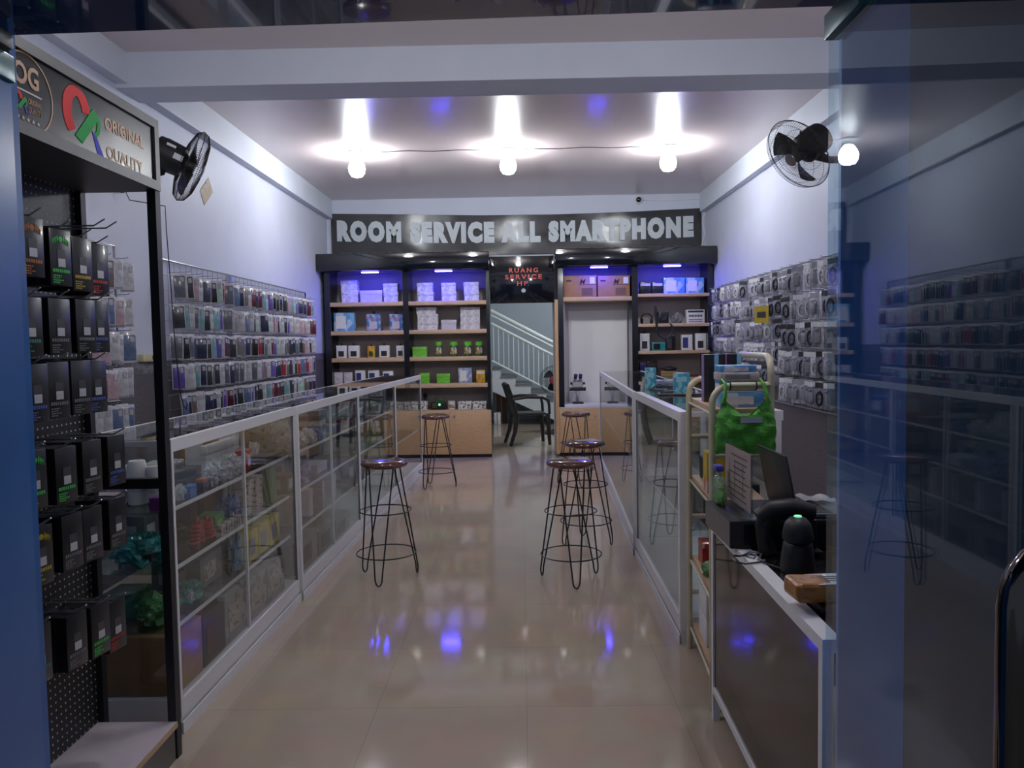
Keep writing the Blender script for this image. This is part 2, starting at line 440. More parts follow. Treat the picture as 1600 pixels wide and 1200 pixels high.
# added fill bulbs for unseen front lamps, hung low to reach under the beam
m_fill = emit('lit_fill_bulb', (0.96, 0.97, 1.0), BULB * 0.95)
for x, lab in ((-0.95, 'unseen fill bulb over the front of the shop, on the battery stand side'), (0.95, 'unseen fill bulb over the front of the shop, above the cashier desk')):
    t = thing('front_fill_bulb', lab, 'light bulb', (x, 2.9, ZC - 0.05), 0, 'unseen fill bulbs over the front of the shop')
    B().lathe([(0, 0), (0.05, 0), (0.045, -0.02), (0, -0.025)], 20).obj('ceiling_rose', m_white, t)
    B().tube([(0, 0, -0.02), (0, 0, -0.36)], 0.004, 6).obj('cord', m_white, t)
    B().lathe([(0, -0.35), (0.022, -0.35), (0.026, -0.41), (0, -0.41)], 20).obj('lamp_holder', m_white, t)
    B().lathe([(0.0, -0.41), (0.026, -0.41), (0.045, -0.43), (0.068, -0.47), (0.07, -0.50), (0.055, -0.545), (0.0, -0.565)], 24).obj('glowing_bulb', m_fill, t)
# the thin cable that runs from bulb to bulb over the ceiling sheet
pts = []
for k in range(25):
    x = -1.58 + 2.97 * k / 24
    pts.append((x, LY + 0.02 * math.sin(k * 1.3), ZC - 0.004))
tag(B().tube([(-1.585, LY, ZC - 0.004)] + pts[1:9] + [(-0.23, LY + 0.01, ZC - 0.004)], 0.003, 6).obj('lamp_cable', m_blackm), 'thin dark cable across the ceiling from the phone case side bulb to the middle bulb', 'cable')
tag(B().tube([(-0.03, LY - 0.01, ZC - 0.004)] + pts[14:23] + [(1.40, LY, ZC - 0.004)], 0.003, 6).obj('lamp_cable', m_blackm), 'thin dark cable across the ceiling from the middle bulb to the accessory side bulb', 'cable')

# ---------------------------------------------------------------- small fixtures on the back wall
c = on_y(997, 313, YB)
t = thing('security_camera', 'small dark dome camera high on the back wall above the banner', 'camera', (c.x, YB, c.z))
Mx = Matrix.Rotation(PI / 2, 4, 'X')
B().lathe([(0, 0), (0.055, 0), (0.055, 0.02), (0.042, 0.045), (0, 0.045)], 20, Mx).obj('base', m_white, t)
B().lathe([(0.036, 0.04), (0.034, 0.06), (0.02, 0.075), (0, 0.08)], 20, Mx).obj('lens_dome', m_gloss_black, t)
c2 = on_y(1092, 311, YB)
tag(B().tube([(c.x + 0.056, YB - 0.008, c.z), (c.x + .3, YB - 0.008, c.z - .01), (c2.x, YB - 0.008, c2.z), (XR - 0.02, YB - 0.01, c2.z)], 0.006, 6).obj('wall_cable', m_white), 'thin white cable along the back wall from the small dome camera', 'cable')
w = [(XR - 0.02, YB - 0.03, 3.12), (XR - 0.05, YB - 0.04, 3.0), (XR - 0.02, YB - 0.02, 2.85), (XR - 0.06, YB - 0.03, 2.7)]
tag(B().tube(w, 0.008, 6).obj('hanging_wire', m_white), 'loose white wire hanging in the corner beside the banner', 'cable')

# ---------------------------------------------------------------- banner with lettering
m_banner = pm('black_vinyl_banner', (0.028, 0.027, 0.030), 0.22, var=0.25, scale=3, bump=0.25)
m_letters = pm('grey_white_lettering', (0.55, 0.60, 0.64), 0.4, var=0.05, scale=20)
bx0, bx1 = on_y(517, 335, YB - 0.02).x, on_y(1096, 325, YB - 0.02).x
bt = thing('banner', 'wide black banner reading ROOM SERVICE ALL SMARTPHONE above the back shelves', 'banner', ((bx0 + bx1) / 2, YB, 2.63))
bw = bx1 - bx0
zt = [on_y(px, py, YB - .02).z - 2.63 for px, py in ((517, 334), (640, 335), (765, 336), (870, 335), (985, 331), (1096, 325))]
def bz(u):
    k = u * 5; i = min(4, int(k)); f = k - i
    return zt[i] * (1 - f) + zt[i + 1] * f
g = B()
def wr(u, v):     # slack vinyl: creases that run from the upper edge
    return 0.010 * noise.noise(Vector((u * 9, v * 2.5, 0.3))) + 0.004 * noise.noise(Vector((u * 30 + v * 9, v * 4, 2.0)))
g.grid(lambda u, v: Vector((-bw / 2 + bw * u, -0.022 - wr(u, v), bz(u) * v)), 90, 10)
g.grid(lambda u, v: Vector((-bw / 2 + bw * u, -0.004, bz(u) * v)), 90, 10)
bmesh.ops.bridge_loops(g.bm, edges=[e for e in g.bm.edges if e.is_boundary])
g.obj('vinyl_sheet', m_banner, bt)
tx0, tx1 = on_y(526, 360, YB - .03).x, on_y(1083, 354, YB - .03).x
tz0 = on_y(526, 374, YB - .03).z - 2.63; tz1 = on_y(1083, 367, YB - .03).z - 2.63; tzm = on_y(800, 376, YB - .03).z - 2.63
cap = on_y(526, 347, YB - .03).z - on_y(526, 374, YB - .03).z
me = text_mesh('lettering', 'ROOM SERVICE ALL SMARTPHONE', cap / 0.70, 0.006, m_letters, bold=0.027, spacing=1.26, width=tx1 - tx0)
for v in me.vertices:
    u = (v.co.x + (tx1 - tx0) / 2) / (tx1 - tx0)
    base = tz0 * (1 - u) * (1 - 2 * u) + tzm * 4 * u * (1 - u) + tz1 * u * (2 * u - 1)
    v.co.x += (tx0 + tx1) / 2 - (bx0 + bx1) / 2; v.co.z += base; v.co.y -= 0.037
link('lettering', me, bt)

# ================================================================ BACK SHELVES
YF = 9.80
SZ = (0.955, 1.30, 1.645, 2.01)              # board tops
m_led = emit('blue_led_strip', (0.035, 0.025, 1.0), LED)
def knob(par, x, z, y=YF - 0.018):
    B().lathe([(0.0, 0), (0.007, 0), (0.007, 0.012), (0.015, 0.018), (0.012, 0.028), (0, 0.030)], 14, Matrix.Translation((x, y, z)) @ Matrix.Rotation(PI / 2, 4, 'X')).obj('knob', m_steel, par)
def led(x, y, z, lab):
    t = thing('led_strip_light', lab, 'light', (x, y, z), 0, 'blue strip lights under the shelf headers')
    B().box(-0.115, 0.115, -0.022, 0.022, -0.012, 0.0, bev=0.004).obj('housing', m_paper, t)
    B().box(-0.105, 0.105, -0.018, 0.018, -0.022, -0.012, bev=0.004).obj('glowing_strip', m_led, t)
# --- the double bay on the phone case side
u = thing('shelf_unit', 'black double bay shelf unit with pale wood boards between phone case wall and stair passage', 'shelf unit', (-1.455, YF, 0))
T = lambda o: Matrix.Translation(-Vector(o))
O1 = (-1.455, YF, 0)
def pt(name, b, mat, par, O):
    bmesh.ops.translate(b.bm, verts=b.bm.verts, vec=-Vector(O))
    return b.obj(name, mat, par)
ye = YB - 0.012
pt('header', B().box(-2.545, -0.385, 9.62, ye, 2.392, 2.61, bev=0.012), m_gloss_black, u, O1)
for x0, x1 in ((-2.50, -2.425), (-1.495, -1.425), (-0.435, -0.39)):
    pt('upright', B().box(x0, x1, YF + 0.01, ye, 0.03, 2.392), m_black, u, O1)
for x0, x1 in ((-2.425, -1.495), (-1.425, -0.435)):
    pt('back_board', B().box(x0, x1, ye - 0.02, ye, 0.63, 2.392), m_back, u, O1)
    for z in SZ: pt('shelf_board', B().box(x0, x1, YF - 0.005, ye - 0.02, z - 0.052, z, bev=0.003), m_woodh, u, O1)
    pt('cabinet_body', B().box(x0, x1, YF + 0.01, ye - 0.02, 0.04, 0.612), m_woodh, u, O1)
    xm = (x0 + x1) / 2
    for a, b2, kx in ((x0 - 0.03, xm - 0.002, x0 + 0.10), (xm + 0.002, x1 + 0.04, xm + 0.06)):
        d = pt('cabinet_door', B().box(a, b2, YF - 0.018, YF, 0.045, 0.612, bev=0.002), m_wood, u, O1)
        k0 = len(bpy.data.objects)
        B().lathe([(0.0, 0), (0.007, 0), (0.007, 0.012), (0.015, 0.018), (0.012, 0.028), (0, 0.030)], 14, Matrix.Translation((kx - O1[0], -0.018, 0.545)) @ Matrix.Rotation(PI / 2, 4, 'X')).obj('knob', m_steel, d)
pt('plinth', B().box(-2.50, -0.395, YF + 0.005, ye, 0.0, 0.045), m_black, u, O1)
# --- the unit on the accessory side: microscope bay and shelf bay
O2 = (1.45, YF, 0)
u2 = thing('shelf_unit', 'black shelf unit with open white microscope bay between stair passage and accessory wall', 'shelf unit', O2)
pt('header', B().box(0.44, 2.45, 9.62, ye, 2.405, 2.625, bev=0.012), m_gloss_black, u2, O2)
pt('side_panel', B().box(0.435, 0.475, YF - 0.015, ye, 0.03, 2.0), m_wood, u2, O2)
for x0, x1 in ((0.478, 0.545), (1.415, 1.49), (2.375, 2.44)):
    pt('upright', B().box(x0, x1, YF - 0.004, ye, 0.63 if x0 < 1 else 0.03, 2.405), m_black, u2, O2)
pt('shelf_board', B().box(0.545, 1.415, YF - 0.005, ye, 1.975, 2.027, bev=0.003), m_woodh, u2, O2)
m_booth = pm('white_booth_panel', (0.88, 0.86, 0.86), 0.45, var=0.02, scale=3)
m_booth_shade = pm('shaded_booth_lining', (0.60, 0.57, 0.58), 0.5, var=0.03, scale=3)  # grey margin around the white panel paints the shadow of header and side
pt('back_board', B().box(0.545, 1.415, ye - 0.02, ye, 2.027, 2.405), m_back, u2, O2)
pt('shaded_lining', B().box(0.545, 1.415, ye - 0.03, ye - 0.02, 0.66, 1.975).box(0.545, 0.565, YF + 0.06, ye - 0.03, 0.66, 1.975), m_booth_shade, u2, O2)
pt('white_panel', B().box(0.63, 1.405, ye - 0.045, ye - 0.03, 0.66, 1.87), m_booth, u2, O2)
pt('bay_counter', B().box(0.478, 1.415, YF - 0.004, ye - 0.03, 0.613, 0.66, bev=0.004), m_white, u2, O2)
pt('cabinet_body', B().box(0.478, 1.415, YF + 0.01, ye - 0.02, 0.04, 0.612), m_woodh, u2, O2)
for a, b2, kx in ((0.478, 1.24, 0.935),):
    d = pt('cabinet_door', B().box(a, b2, YF - 0.018, YF, 0.045, 0.612, bev=0.002), m_wood, u2, O2)
    B().lathe([(0.0, 0), (0.007, 0), (0.007, 0.012), (0.015, 0.018), (0.012, 0.028), (0, 0.030)], 14, Matrix.Translation((kx - O2[0], -0.018, 0.51)) @ Matrix.Rotation(PI / 2, 4, 'X')).obj('knob', m_steel, d)
pt('plinth', B().box(0.478, 2.44, YF + 0.005, ye, 0.0, 0.045), m_black, u2, O2)
pt('back_board', B().box(1.49, 2.375, ye - 0.02, ye, 0.63, 2.405), m_back, u2, O2)
for z in SZ: pt('shelf_board', B().box(1.49, 2.375 + 0.02, YF - 0.005, ye - 0.02, z - 0.04 + (0.045 if z > 1.9 else 0.03), z + (0.045 if z > 1.9 else 0.03), bev=0.003), m_woodh, u2, O2)
pt('cabinet_body', B().box(1.49, 2.375, YF, ye - 0.02, 0.04, 0.63), m_wood, u2, O2)
for px, py, lab in ((578, 424, 'glowing blue strip light above the stacked boxes nearest the phone case wall'), (693, 422, 'glowing blue strip light over the bay beside the stair passage'),
                    (936, 417, 'glowing blue strip light above the two brown cartons'), (1050, 413, 'glowing blue strip light over the bay beside the accessory wall')):
    c = on_y(px, py, 9.70)
    led(c.x, 9.70, 2.391 if px < 800 else 2.404, lab)
# --- black sign over the passage
m_red = pm('red_lettering', (0.62, 0.10, 0.07), 0.4)
t = thing('passage_sign', 'glossy black sign over the stair passage with red letters RUANG SERVICE HP', 'sign', (0.023, 9.83, 1.965))
B().box(-0.408, 0.410, 0, 0.03, 0, 0.595, bev=0.003).obj('panel', m_gloss_black, t)
for txt, py, w in (('RUANG', 425.5, 45), ('SERVICE', 435.8, 57), ('HP', 446, 17)):
    c = on_y(818 if txt != 'HP' else 816, py, 9.83)
    me = text_mesh('lettering', txt, 0.078, 0.006, m_red, bold=0.002, spacing=1.35, width=w * 9.83 / 1200)
    me.transform(Matrix.Translation((c.x - 0.023, -0.003, c.z - 1.965)))
    link('lettering', me, t)
c = on_y(818, 454, 9.83)
B().lathe([(0, 0), (0.028, 0), (0.026, 0.004), (0, 0.004)], 20, Matrix.Translation((c.x - 0.023, 0.0, c.z - 1.965)) @ Matrix.Rotation(PI / 2, 4, 'X')).obj('emblem', m_steel, t)

# ================================================================ ROOM BEHIND THE PASSAGE
m_bwall = pm('grey_blue_plaster', (0.36, 0.42, 0.47), 0.6, var=0.03, scale=3)
YW = 14.7
struct('wall_stair_far', B().box(-2.75, 2.66, YW, YW + 0.1, 0, 3.1), m_bwall)
struct('wall_stair_left', B().box(-2.75, -2.65, YB + 0.12, YW, 0, 3.1), m_bwall)
struct('wall_stair_right', B().box(2.56, 2.66, YB + 0.12, YW, 0, 3.1), m_bwall)
struct('ceiling_stair', B().box(-2.75, 2.66, YB + 0.12, YW, 3.1, 3.2), m_white)
t = thing('ceiling_bulb', 'lit bulb on the ceiling of the stair room behind the passage', 'light bulb', (1.2, 12.0, 3.1))
B().lathe([(0.0, 0.0), (0.06, 0.0), (0.06, -0.02), (0.03, -0.03), (0.03, -0.06), (0.0, -0.06)], 20).obj('lamp_holder', m_white, t)
B().lathe([(0.0, -0.06), (0.03, -0.06), (0.055, -0.10), (0.06, -0.13), (0.04, -0.17), (0, -0.18)], 20).obj('glowing_bulb', emit('stair_bulb', (0.95, 0.98, 1), 700), t)
# staircase, climbing towards the phone case side
m_stair = pm('white_painted_stair', (0.62, 0.66, 0.68), 0.55, var=0.03, scale=4)
m_tread = pm('grey_stone_tread', (0.16, 0.17, 0.17), 0.5, var=0.1, scale=30)
YS = 13.6
st = thing('staircase', 'white staircase with grey treads and pale railing seen through the passage', 'staircase', (0.9, YS, 0), kind='structure')
rise = 0.1425
e0 = on_y(829.5, 608, YS)                                          # a step nosing
run = 0.268
poly = []; n0 = round(e0.z / rise); xs0 = e0.x + n0 * run          # x of the foot
poly.append((xs0, 0))
for k in range(1, 15):
    poly.append((xs0 - (k - 1) * run, k * rise)); poly.append((xs0 - k * run, k * rise))
xt, zt2 = poly[-1]
slope = rise / run
poly += [(xt, zt2 - 0.42), (xs0 - 0.42 / slope + 0.3, 0.0)]
MP = Matrix.Translation((-0.9, 0, 0)) @ Matrix.Rotation(PI / 2, 4, 'X')
B().prism(poly, -1.05, 0.0, MP).obj('flight', m_stair, st, smooth=False)
for k in range(1, 15):
    B().box(xs0 - k * run - 0.9, xs0 - (k - 1) * run + 0.025 - 0.9, -0.02, 1.05, k * rise - 0.002, k * rise + 0.028).obj('tread', m_tread, st, smooth=False)
m_rail = pm('pale_green_white_rail', (0.66, 0.72, 0.70), 0.4)
def rline(z_up, r):
    a = Vector((xs0 - 0.9, 0.0, z_up)); b2 = Vector((xs0 - 0.9 - 14 * run, 0.0, z_up + 14 * rise))
    return B().tube([a + Vector((0, 0.03, 0)), b2 + Vector((0, 0.03, 0))], r, 8)
zr = lambda px, py: on_y(px, py, YS + 0.03).z - (xs0 - on_y(px, py, YS + 0.03).x) * slope
zt_a, zt_b, zt_c, zt_d = zr(817, 511), zr(817, 518), zr(817, 531), zr(800, 580)
for z, r in ((zt_a, 0.032), (zt_b, 0.018), (zt_c, 0.025), (zt_d, 0.02)): rline(z, r).obj('rail', m_rail, st)
for k in range(34):
    x = xs0 - 0.05 - k * 0.088
    z0 = (xs0 - x) * slope
    B().tube([(x - 0.9, 0.03, z0 + zt_d), (x - 0.9, 0.03, z0 + zt_c)], 0.010, 6).obj('baluster', m_rail, st)
# things under the stairs
for px0, px1, py0, lab, mm, y in ((776, 791, 613, 'tall brown carton under the white stairs', pm('dark_brown_board', (0.09, 0.05, 0.03), 0.6), 14.1), (772, 782, 645, 'small pale box on the floor under the stairs beside the tall brown carton', m_paper, 13.75)):
    a1, a2 = on_y(px0, 650, y), on_y(px1, py0, y)
    w_, h_ = a2.x - a1.x, a2.z
    t = thing('storage_box', lab, 'box', ((a1.x + a2.x) / 2, y, 0))
    B().box(-w_ / 2, w_ / 2, 0, 0.22, 0, h_, bev=0.004).obj('box_body', mm, t)
    B().box(-w_ * 0.06, w_ * 0.06, -0.002, 0, 0.0, h_ * 0.98).obj('tape', pm('brown_tape', (0.25, 0.17, 0.1), 0.3), t)
# black plastic armchair, facing the accessory side
m_plas = pm('dark_grey_plastic', (0.018, 0.017, 0.016), 0.35, var=0.15)
ch = thing('plastic_armchair', 'dark plastic armchair with slatted back standing in the stair passage', 'chair', (0.07, 11.08, 0), rad(12))
fz = 0.46
g = B(); g.box(-0.20, 0.24, -0.20, 0.20, fz - 0.03, fz, bev=0.012); g.obj('seat', m_plas, ch)
g = B()
for s_ in (-1, 1): g.tube([(-0.19, s_ * 0.19, fz - 0.01), (-0.25, s_ * 0.20, 0.68), (-0.31, s_ * 0.185, 0.86)], 0.022, 8)
g.tube([(-0.31, -0.185, 0.86), (-0.325, 0, 0.885), (-0.31, 0.185, 0.86)], 0.024, 8)
for k in range(-3, 4): g.box(-0.010, 0.010, k * 0.053 - 0.022, k * 0.053 + 0.022, -0.02, 0.44, Matrix.Translation((-0.185, 0, fz - 0.02)) @ Matrix.Rotation(rad(-16.5), 4, 'Y'))
g.obj('backrest', m_plas, ch)
for s_ in (-1, 1):
    B().tube([(-0.25, s_ * 0.215, 0.665), (-0.05, s_ * 0.225, 0.69), (0.18, s_ * 0.225, 0.68), (0.265, s_ * 0.22, 0.64), (0.28, s_ * 0.21, 0.56), (0.285, s_ * 0.205, fz - .02)], 0.021, 8).obj('armrest', m_plas, ch)
    B().tube([(-0.18, s_ * 0.19, fz - 0.01), (-0.22, s_ * 0.20, 0.2), (-0.29, s_ * 0.21, 0.0)], [0.034, 0.030, 0.024], 8).obj('leg', m_plas, ch)
    B().tube([(0.26, s_ * 0.195, fz - 0.01), (0.275, s_ * 0.20, 0.2), (0.285, s_ * 0.205, 0.0)], [0.034, 0.030, 0.024], 8).obj('leg', m_plas, ch)
# stand fan half hidden behind the wooden panel
c = on_y(866, 594, 12.4); fzc = c.z
sf = thing('stand_fan', 'black pedestal fan with a red centre standing by the staircase', 'fan', (c.x, 12.4, 0))
B().lathe([(0, 0), (0.22, 0), (0.22, 0.018), (0.06, 0.04), (0.03, 0.06), (0, 0.06)], 24).obj('base', m_blackm, sf)
B().tube([(0, 0, 0.05), (0, 0, fzc - 0.05)], [0.016, 0.012], 10).obj('pole', m_blackm, sf)
def fan_cage(R, d, spokes, wire):
    g = B()
    for rr, dd in ((R, 0.0), (R * 0.94, d * 0.5), (R * 0.72, d * 0.86), (R * 0.45, d), (R * 0.9, -d * 0.45), (R * 0.6, -d * 0.75)):
        g.tube([(rr * math.cos(2 * PI * k / 40), rr * math.sin(2 * PI * k / 40), dd) for k in range(40)], wire * (2.2 if rr == R else 1), 5, True)
    for k in range(spokes):
        a = 2 * PI * k / spokes; cs, sn = math.cos(a), math.sin(a)
        g.tube([(cs * r, sn * r, z) for r, z in ((R * .2, d * 1.05), (R * .45, d), (R * .72, d * .86), (R * .94, d * .5), (R, 0), (R * .9, -d * .45), (R * .6, -d * .75), (R * .25, -d * .85))], wire * 0.8, 4)
    return g
def fan_blades(R, n=3):
    g = B()
    for k in range(n):
        a = 2 * PI * k / n
        def f(u_, v_, a=a):
            r = R * (0.18 + 0.72 * u_); w_ = (0.55 - 0.1 * u_) * (v_ - 0.5) * 2 + 0.35 * u_
            return Vector((r * math.cos(a + w_), r * math.sin(a + w_), 0.05 * R * (v_ - .5) * 6 * (1 - .5 * u_)))
        g.grid(f, 6, 6)
    bmesh.ops.solidify(g.bm, geom=g.bm.faces[:], thickness=0.003)
    return g
Mf = Matrix.Translation((0, 0, fzc)) @ Matrix.Rotation(PI / 2, 4, 'X')
def xf(b, M): bmesh.ops.transform(b.bm, matrix=M, verts=b.bm.verts); return b
xf(fan_cage(0.235, 0.06, 44, 0.002), Mf).obj('cage', m_blackm, sf)
xf(fan_blades(0.20), Mf).obj('blades', m_blackm, sf)
xf(B().lathe([(0, 0.075), (0.06, 0.07), (0.07, 0.06), (0.05, 0.052), (0, 0.052)], 20), Mf).obj('centre_badge', pm('red_badge', (0.45, 0.03, 0.04), 0.35), sf)
xf(B().lathe([(0, -0.16), (0.06, -0.15), (0.075, -0.10), (0.07, -0.03), (0.02, 0.0), (0, 0.0)], 20), Mf).obj('motor', m_blackm, sf)

# ================================================================ BAR STOOLS
def make_stool():
    t = thing('bar_stool', 'x', 'stool', (0, 0, 0), 0, 'bar stools along the counters')
    prof = [(0.0, 0.700), (0.120, 0.700), (0.138, 0.706), (0.146, 0.718), (0.144, 0.731), (0.134, 0.741), (0.115, 0.746), (0.0, 0.748)]
    B().lathe(prof, 40).obj('seat', m_seat, t)
    for k in range(3):
        a = rad(-90 + 120 * k)
        foot = Vector((0.195 * math.cos(a), 0.195 * math.sin(a), 0.007))
        tn = Vector((-math.sin(a), math.cos(a), 0))
        tops = [Vector((0.108 * math.cos(a + s_ * rad(44)), 0.108 * math.sin(a + s_ * rad(44)), 0.70)) for s_ in (-1, 1)]
        path = []
        f1 = foot - tn * 0.022 + Vector((0, 0, 0.05)); f2 = foot + tn * 0.022 + Vector((0, 0, 0.05))
        path = [tops[0], tops[0].lerp(f1, 0.5), f1]
        for q in range(1, 8):
            b2 = PI * q / 8
            path.append(foot + tn * (-0.022 * math.cos(b2)) + Vector((0, 0, 0.05 * (1 - math.sin(b2)))))
        path += [f2, f2.lerp(tops[1], 0.5), tops[1]]
        B().tube(path, 0.0048, 8).obj('leg', m_iron, t)
    for r, z in ((0.158, 0.43), (0.184, 0.165)):
        B().tube([(r * math.cos(2 * PI * k / 48), r * math.sin(2 * PI * k / 48), z) for k in range(48)], 0.0042, 6, True).obj('foot_ring', m_iron, t)
    return t
s0 = make_stool()
spots = [((605, 903), 4.81, -5, 'brown bar stool on hairpin legs beside the crowded counter, nearer the entrance'),
         ((683, 761), 7.84, -32, 'brown bar stool before the wooden cabinet doors, at the end of the crowded counters'),
         ((893, 906), 4.69, 5, 'brown bar stool first of three in line beside the nearly empty counter'),
         ((916, 848), 5.56, 62, 'middle brown bar stool of the three beside the nearly empty counter'),
         ((901, 757), 7.92, 12, 'brown bar stool in front of the microscope bay, last of three in line')]
for i, ((px, py), dep, ro, lab) in enumerate(spots):
    c = on_z(px, py, 0)
    o = s0 if i == 0 else dup(s0, (c.x, c.y, 0), rad(ro))
    o.location = (c.x, c.y, 0); o.rotation_euler = (0, 0, rad(ro)); o['label'] = lab

# ================================================================ GLASS COUNTERS
CH = 1.115
def counter(name, p0, p1, side, label, depth=0.42, mid=True, shelves=(0.385, 0.61, 0.84), gap=0.006, plinth=0.13, leg=0.017):
    """aisle-face foot runs p0 -> p1; side = -1 when the counter body lies towards -x"""
    p0 = Vector((p0[0], p0[1], 0)); p1 = Vector((p1[0], p1[1], 0)); d = p1 - p0; Lc = d.length - gap
    t = thing(name, label, 'display counter', p0, math.atan2(-d.x, d.y))
    X = lambda a: side * a
    def bx(b, x0, x1, y0, y1, z0, z1, bev=0):
        a, c = sorted((X(x0), X(x1))); return b.box(a, c, y0, y1, z0, z1, bev=bev)
    fr = B(); tr = 0.046
    for xx in (0, depth - leg):
        for yy in (0, Lc - leg): bx(fr, xx, xx + leg, yy, yy + leg, plinth, CH - tr)
        bx(fr, xx, xx + leg + 0.008, 0, Lc, CH - tr, CH)
    for yy in ((0, Lc - leg) if not mid else (0, Lc / 2 - leg / 2, Lc - leg)): bx(fr, leg, depth - leg, yy, yy + leg, CH - 0.024, CH - 0.003)
    if mid: bx(fr, 0.01, 0.01 + leg * 0.7, Lc / 2 - 0.008, Lc / 2 + 0.008, plinth, CH - tr)
    fr.obj('frame', m_alu, t, smooth=False)
    for yy in (leg, Lc - leg - 0.004):
        gk = B(); bx(gk, 0.006, 0.016, yy, yy + 0.004, plinth, CH - tr); gk.obj('gasket', m_alu_d, t, smooth=False)
    pl = B(); bx(pl, 0.0, depth, 0, Lc, 0.06, plinth); bx(pl, -0.006, 0.0, 0, Lc, 0.0, 0.045); bx(pl, 0.006, depth - .004, 0.004, Lc - .004, 0.0, 0.06)
    pl.obj('plinth', m_alu, t, smooth=False)
    G = B(); bx(G, 0.008, 0.013, leg + 0.004, Lc - leg - 0.004, plinth, CH - tr); G.obj('front_glass', m_glass, t, smooth=False)
    G = B(); bx(G, leg + 0.004, depth - leg - .004, 0.003, Lc - 0.003, CH - 0.003, CH + 0.002); G.obj('top_glass', m_glass, t, smooth=False)
    G = B(); bx(G, leg, depth - leg, 0.008, 0.013, plinth, CH - tr); G.obj('end_glass', m_glass, t, smooth=False)
    G = B(); bx(G, leg, depth - leg, Lc - 0.013, Lc - 0.008, plinth, CH - tr); G.obj('end_glass', m_glass, t, smooth=False)
    for k in range(2):
        G = B(); bx(G, depth - 0.016 + 0.007 * k, depth - 0.011 + 0.007 * k, leg if k == 0 else Lc / 2 - 0.02, Lc / 2 + 0.02 if k == 0 else Lc - leg, plinth, CH - tr); G.obj('sliding_back_door', m_glass, t, smooth=False)
    sg = glass('shelf_glass', (0.88, 0.94, 0.92), 0.06)
    for z in shelves:
        G = B(); bx(G, leg + 0.03, depth - leg - 0.01, 0.016, Lc - 0.016, z - 0.006, z); sh = G.obj('glass_shelf', sg, t, smooth=False)
        G = B(); bx(G, leg + 0.022, leg + 0.03, 0.016, Lc - 0.016, z - 0.009, z + 0.004); G.obj('edge_strip', m_alu, sh, smooth=False)
    t['len'] = Lc; t['side'] = side
    return t
dA0, dA1 = on_z(285, 1147), on_z(470, 939)
dB1 = on_z(566, 837); dC1 = on_z(622, 780); dD1 = on_z(661, 740)
cA = counter('display_counter', dA0, dA1, -1, 'glass display counter crowded with bags, boxes and cables, beside the black battery stand')
cB = counter('display_counter', dA1 + Vector((0.012, .01, 0)), dB1, -1, 'glass display counter of white bags and device boxes, second from the battery stand')
cC = counter('display_counter', dB1, dC1, -1, 'glass display counter with blue and red boxes, third from the battery stand', mid=False)
cD = counter('display_counter', dC1, dD1, -1, 'empty glass display counter at the end of its row, before the back cabinet doors', mid=False, shelves=(0.5,))
dE0, dE1 = on_z(1063, 1006), on_z(993, 868)
dF1 = on_z(938, 730)
cE = counter('display_counter', dE0, dE1, 1, 'nearly empty glass display counter behind the cream trolley rack', depth=0.48, mid=False, shelves=(0.55,), leg=0.04)
cF = counter('display_counter', dE1 + Vector((-0.012, 0.012, 0)), dF1, 1, 'empty glass display counter with a blue box on top, beside the microscope bay', depth=0.48, mid=False, shelves=(0.60,))

# ================================================================ BLACK BATTERY STAND
m, nt, b, o = _new('black_pegboard')
N = nt.nodes; L = nt.links
b.inputs['Base Color'].default_value = (0.010, 0.010, 0.011, 1); b.inputs['Roughness'].default_value = 0.45
tc = N.new('ShaderNodeTexCoord'); sx = N.new('ShaderNodeSeparateXYZ'); L.new(tc.outputs['Object'], sx.inputs[0])
def cell(out):
    a1 = N.new('ShaderNodeMath'); a1.operation = 'DIVIDE'; a1.inputs[1].default_value = 0.0254; L.new(out, a1.inputs[0])
    a2 = N.new('ShaderNodeMath'); a2.operation = 'FRACT'; L.new(a1.outputs[0], a2.inputs[0])
    a3 = N.new('ShaderNodeMath'); a3.operation = 'SUBTRACT'; a3.inputs[1].default_value = 0.5; L.new(a2.outputs[0], a3.inputs[0])
    a4 = N.new('ShaderNodeMath'); a4.operation = 'POWER'; a4.inputs[1].default_value = 2; 
    ab = N.new('ShaderNodeMath'); ab.operation = 'ABSOLUTE'; L.new(a3.outputs[0], ab.inputs[0]); L.new(ab.outputs[0], a4.inputs[0])
    return a4
c1, c2_ = cell(sx.outputs['Y']), cell(sx.outputs['Z'])
ad = N.new('ShaderNodeMath'); ad.operation = 'ADD'; L.new(c1.outputs[0], ad.inputs[0]); L.new(c2_.outputs[0], ad.inputs[1])
lt = N.new('ShaderNodeMath'); lt.operation = 'LESS_THAN'; lt.inputs[1].default_value = 0.017; L.new(ad.outputs[0], lt.inputs[0])
tr = N.new('ShaderNodeBsdfDiffuse'); tr.inputs[0].default_value = (0.62, 0.62, 0.64, 1); mx = N.new('ShaderNodeMixShader')
L.new(lt.outputs[0], mx.inputs[0]); L.new(b.outputs[0], mx.inputs[1]); L.new(tr.outputs[0], mx.inputs[2]); L.new(mx.outputs[0], o.inputs[0])
m_peg = m
m_grey = pm('dark_grey_frame', (0.065, 0.062, 0.062), 0.4, var=0.08)
m_sign = pm('black_gloss_sign', (0.014, 0.013, 0.014), 0.24, var=0.15, coat=0.06, spec=0.35)
SX, SXB, SY0, SY1 = -1.240, -1.520, 1.74, 2.672
SO = (SX, SY1, 0)
sd = thing('battery_stand', 'black pegboard stand with an ORIGINAL QUALITY sign header, just inside the entrance', 'display stand', SO)
pt('pegboard', B().box(SXB - 0.006, SXB, SY0, SY1 - 0.03, 0.135, 2.0), m_peg, sd, SO)
